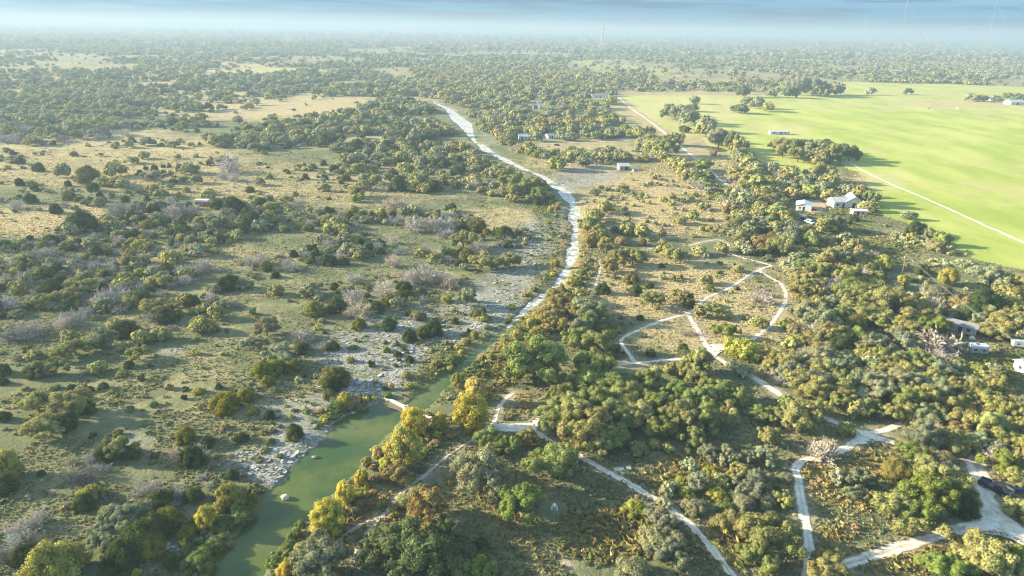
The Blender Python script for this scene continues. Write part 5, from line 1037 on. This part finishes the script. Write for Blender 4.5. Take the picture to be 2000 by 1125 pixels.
for (px, py, L, W, rz, lb) in ((1209, 917, 1.9, .8, .2, 'long pale slab lying beside the trail'), (1229, 915, .9, 1.0, .1, 'short square slab lying beside the long one')):
    e = at(px, py); MB().box((0, 0, 0), (L, W, .22)).build('stone_slab', M_CONC, None, (e[0], e[1], e[2] + .08), bevel=.04, label=lb, cat='slab', group='slabs by the trail').rotation_euler.z = rz
rock('stone_block', 'small white block on the meadow beside the grey open shed', 'block', 1237, 335, .9, M_WHITE, 61, 1.0); rock('stone_block', 'white covered pump hood on the meadow, further from the grey shed', 'block', 1246, 332, 1.0, M_WHITE, 62, 1.0)
rock('water_tank', 'round white tank behind the silver camper', 'tank', 1898, 663, .7, M_WHITE, 63, 1.1)

# the weir: two lengths of wall with a low gap, and its footing
def wall_run(pts, top, wd, nm, parent, bottom=-1.6):
    mb = MB(); p = [np.array(U(x, y, WATER_Z + top)) for x, y in pts]
    for a, c in zip(p[:-1], p[1:]):
        d = c - a; L = np.linalg.norm(d[:2]); ang = math.atan2(d[1], d[0]); m_ = (a + c) / 2
        mb.box((m_[0], m_[1], WATER_Z + (top + bottom) / 2), (L + .02, wd, top - bottom), ang)
    return mb.build(nm, M_CONC, parent, bevel=.05)
wr_ = empty('concrete_weir', (0, 0, 0), 0, 'pale concrete weir across the pool with a low gap', 'weir')
wall_run([(752,774.5),(791,793)], 0.55, .65, 'wall', wr_); wall_run([(802,797.5),(843,815)], .5, .6, 'wall', wr_); wall_run([(791,793.3),(802,797.7)], .1, .5, 'sill', wr_)
wall_run([(792.5,792.2),(797,790.8)], .5, .5, 'buttress', wr_); wall_run([(760,776.2),(766,774.5)], .5, .4, 'buttress', wr_)
for i, (px, py) in enumerate([(768,784.5),(781,790.8)]): pass

# dead trees, brush pile, cactus
for px, py, r, c, lb in ((1830,668,46,(.36,.31,.26),'broad bleached dead oak beside the silver camper'),(1800,660,26,(.42,.36,.31),'small bleached dead tree joined to the broad dead oak'),(1604,882,30,(.36,.32,.28),'bleached bare bush at the bend of the gravel track'),(1990,572,16,(.5,.45,.4),'pale leafless snag at the edge of the meadow wood'),(272,374,13,(.22,.19,.17),'dark leafless snag on the tan grassland'),(342,470,9,(.28,.24,.22),'lone bare snag on the brushy pasture'),(1790,742,24,(.40,.34,.3),'bleached limbs rising from the junction oakwood'),(1700,880,5,(.3,.26,.22),'tiny dead stick beside the star shaped junction')):
    a = radius_m(px, py, r); p = U(px, py, .45 * a); o = link('dead_tree', DEAD, None, (p[0], p[1], gz1(p[0], p[1]) - .05), None, lb, 'dead tree', 'bleached dead trees'); o.scale = (a, a, a * .95); o.rotation_euler.z = px; o.color = (*c, 1)
for px, py, r, c, lb in ((1345, 655, 20, (.27,.22,.18), 'flat pile of cut branches on the grass inside the loop trail'), (459, 596, 13, (.13,.11,.14), 'low dark pile of branches on the middle pasture'), (36, 700, 13, (.12,.10,.14), 'low dark brush heap at the pasture edge'), (335, 642, 11, (.12,.10,.14), 'small dark brush heap between pasture oaks')):
    a = radius_m(px, py, r); p = U(px, py); o = link('brush_pile', CROWN['b', int(px) % 7], None, (p[0], p[1], gz1(p[0], p[1])), None, lb, 'brush pile', 'cut brush piles'); o.scale = (a, a * .8, a * .28); o.rotation_euler.z = px; o.color = (*c, 1)
M_PAD, t, b = nodes_for('cactus_pad'); b.inputs['Base Color'].default_value = (.30, .33, .15, 1); b.inputs['Roughness'].default_value = .6
def pads(seed):
    rg = np.random.default_rng(seed); mb = MB(); v, f = ICO[2]
    for i in range(34):
        th = rg.random() * 6.28; el = .3 + 1.2 * rg.random(); r = .35 + .6 * rg.random(); c = np.array([math.cos(th) * math.cos(el), math.sin(th) * math.cos(el), math.sin(el) * .75]) * r
        M = np.array(Matrix.Rotation(rg.random() * 6.28, 3, 'Z') @ Matrix.Rotation((rg.random() - .5) * 1.2, 3, 'X')); mb.add((v * np.array([.17, .035, .23])) @ M.T + c, f)
    return mk_mesh('prickly_pear', np.array(mb.V), [np.array(mb.F3)], [M_PAD])
PADS = [pads(s) for s in range(4)]
rg = np.random.default_rng(8); CL = []
for poly, n in (([(1735,462),(1790,452),(1860,470),(1895,495),(1870,500),(1800,482),(1745,475)], 60), ([(1815,508),(1900,512),(1905,524),(1830,522)], 30), ([(1878,548),(1925,552),(1925,568),(1885,564)], 18)):
    wp = wpoly(poly, 0); xs = [p[0] for p in wp]; y2 = [p[1] for p in wp]; k = 0
    while k < n:
        x, y = rg.uniform(min(xs), max(xs)), rg.uniform(min(y2), max(y2))
        if inpoly(x, y, wp): CL.append((x, y, poly)); k += 1
LB = {0: 'pale prickly pear clump in the long patch above the utility pole', 1: 'pale prickly pear clump in the strip beside the yellowish shrub', 2: 'pale prickly pear clump in front of the meadow oaks'}
for i, (x, y, poly) in enumerate(CL):
    q = 0 if i < 60 else (1 if i < 90 else 2)
    o = link('prickly_pear', PADS[i % 4], None, (x, y, gz1(x, y)), None, LB[q], 'cactus', ('prickly pears above the utility pole', 'prickly pears in the strip', 'prickly pears by the meadow oaks')[q]); s = rg.uniform(.8, 1.7); o.scale = (s, s, s); o.rotation_euler.z = rg.random() * 6.28

# poles, wires, far masts
b0 = at(1759.5, 545); e = empty('utility_pole', b0, 0, 'brown wooden utility pole in the meadow above the oaks', 'pole')
MB().tube([(0, 0, -.5), (.05, 0, 9.5)], [.17, .12], 8).build('pole', M_WOOD, e); MB().box((.05, 0, 9.0), (2.2, .12, .14), R(40)).build('crossarm', M_WOOD, e)
for s in (-1, 1):
    MB().tube([(.05 + s * .8 * math.cos(R(40)), s * .8 * math.sin(R(40)), 9.07), (.05 + s * .8 * math.cos(R(40)), s * .8 * math.sin(R(40)), 9.32)], .06, 6).build('insulator', M_WHITE, e)
MB().tube([(-.25, .1, 7.6), (-.25, .1, 8.5)], .22, 8).build('transformer', M_STEEL, e)
far_ = at(2060, 800)
for s, lb in ((-1, 'overhead wire from the utility pole, upper of the pair'), (1, 'overhead wire from the utility pole, lower of the pair')):
    pts = []
    for u in np.linspace(0, 1, 25):
        x = b0[0] * (1 - u) + far_[0] * u + s * .6; y = b0[1] * (1 - u) + far_[1] * u + s * .5; pts.append((x, y, b0[2] + 9.3 - 6.5 * u * (1 - u) - (.4 if s > 0 else 0)))
    MB().tube(pts, .022, 4).build('power_wire', M_STEEL, None, label=lb, cat='wire')
def far_at(px, D_):
    d = ray(px, 300); k = D_ / math.hypot(d[0], d[1]); return (float(d[0] * k), float(d[1] * k), 0.0)
def mast(name, label, px, D_, Ht, rad, m, lean=0.0, guy=None):
    e = empty(name, far_at(px, D_), 0, label, 'mast'); top = (lean * Ht, 0, Ht)
    mb = MB(); n = 14
    for k in range(3):
        th = k * 2.094; mb.tube([(math.cos(th) * rad, math.sin(th) * rad, -1), (top[0] + math.cos(th) * rad * .6, math.sin(th) * rad * .6, Ht)], rad * .22, 4)
    for i in range(n * 2):
        z0, z1 = Ht * i / (2 * n), Ht * (i + 1) / (2 * n)
        for k in range(3):
            a0, a1 = k * 2.094, (k + 1) * 2.094
            mb.tube([(lean * z0 + math.cos(a0) * rad * .9, math.sin(a0) * rad * .9, z0), (lean * z1 + math.cos(a1) * rad * .8, math.sin(a1) * rad * .8, z1)], rad * .14, 3, False)
    mb.build('tower', m, e)
    MB().tube([(top[0], 0, Ht - .5), (top[0] * 1.02, 0, Ht + 4)], .25, 5).build('antenna', M_STEEL, e)
    if guy:
        for gx_, gy_ in guy: MB().tube([(top[0], 0, Ht * .97), (gx_, gy_, 0)], .28, 4).build('guy_wire', M_STEEL, e)
mast('radio_mast', 'tall thin radio mast with a guy wire, taller pair member towards the plain', 1716, 1500, 143, .3, M_STEEL, -.03, [(80, -20)])
mast('radio_mast', 'thin radio mast with a guy wire beyond the field corner', 1878, 1500, 145, .3, M_STEEL, -.03, [(70, -20)])
mast('pale_mast', 'short pale leaning mast on the horizon', 1660, 1500, 112, .55, M_STEEL, -.16)
e = empty('power_pylon', far_at(1163, 2900), R(20), 'lattice power pylon standing out of the hazy plain', 'pylon'); mb = MB()
for sx in (-1, 1):
    for sy in (-1, 1): mb.tube([(sx * 9, sy * 9, -1), (sx * 2.2, sy * 2.2, 75), (sx * 1.2, sy * 1.2, 122)], .8, 4)
for i in range(10):
    z0, z1 = i * 12, (i + 1) * 12; r0, r1 = (9 - 6.8 * z0 / 75 if z0 < 75 else 2), (9 - 6.8 * z1 / 75 if z1 < 75 else 2)
    for s in (-1, 1): mb.tube([(-r0, s * r0, z0), (r1, s * r1, z1)], .5, 3, False); mb.tube([(r0, s * r0, z0), (-r1, s * r1, z1)], .5, 3, False); mb.tube([(s * r0, -r0, z0), (s * r1, r1, z1)], .5, 3, False)
mb.build('tower', M_STEEL, e)
for z in (88, 100, 112): MB().box((0, 0, z), (30 - (z - 88) * .4, 1.2, 1.4)).build('crossarm', M_STEEL, e)

# ------------------------------------------------------------------ the air
hz = D.materials.new('haze_air'); hz.use_nodes = True; t = hz.node_tree; t.nodes.clear()
pv = t.nodes.new('ShaderNodeVolumePrincipled'); ho = t.nodes.new('ShaderNodeOutputMaterial'); t.links.new(pv.outputs['Volume'], ho.inputs['Volume'])
pv.inputs['Color'].default_value = (.33, .455, .585, 1); pv.inputs['Density'].default_value = HAZE; pv.inputs['Anisotropy'].default_value = .10
try: hz.cycles.homogeneous_volume = True
except Exception: pass
x0, x1, y0, y1 = float(gx.min()) - 100, float(gx.max()) + 100, -150.0, float(gy.max()) + 200
MB().box(((x0 + x1) / 2, (y0 + y1) / 2, (152 - 3.2) / 2), (x1 - x0, y1 - y0, 152 + 3.2)).build('haze', hz, kind='stuff', label='pale blue haze over the plain')
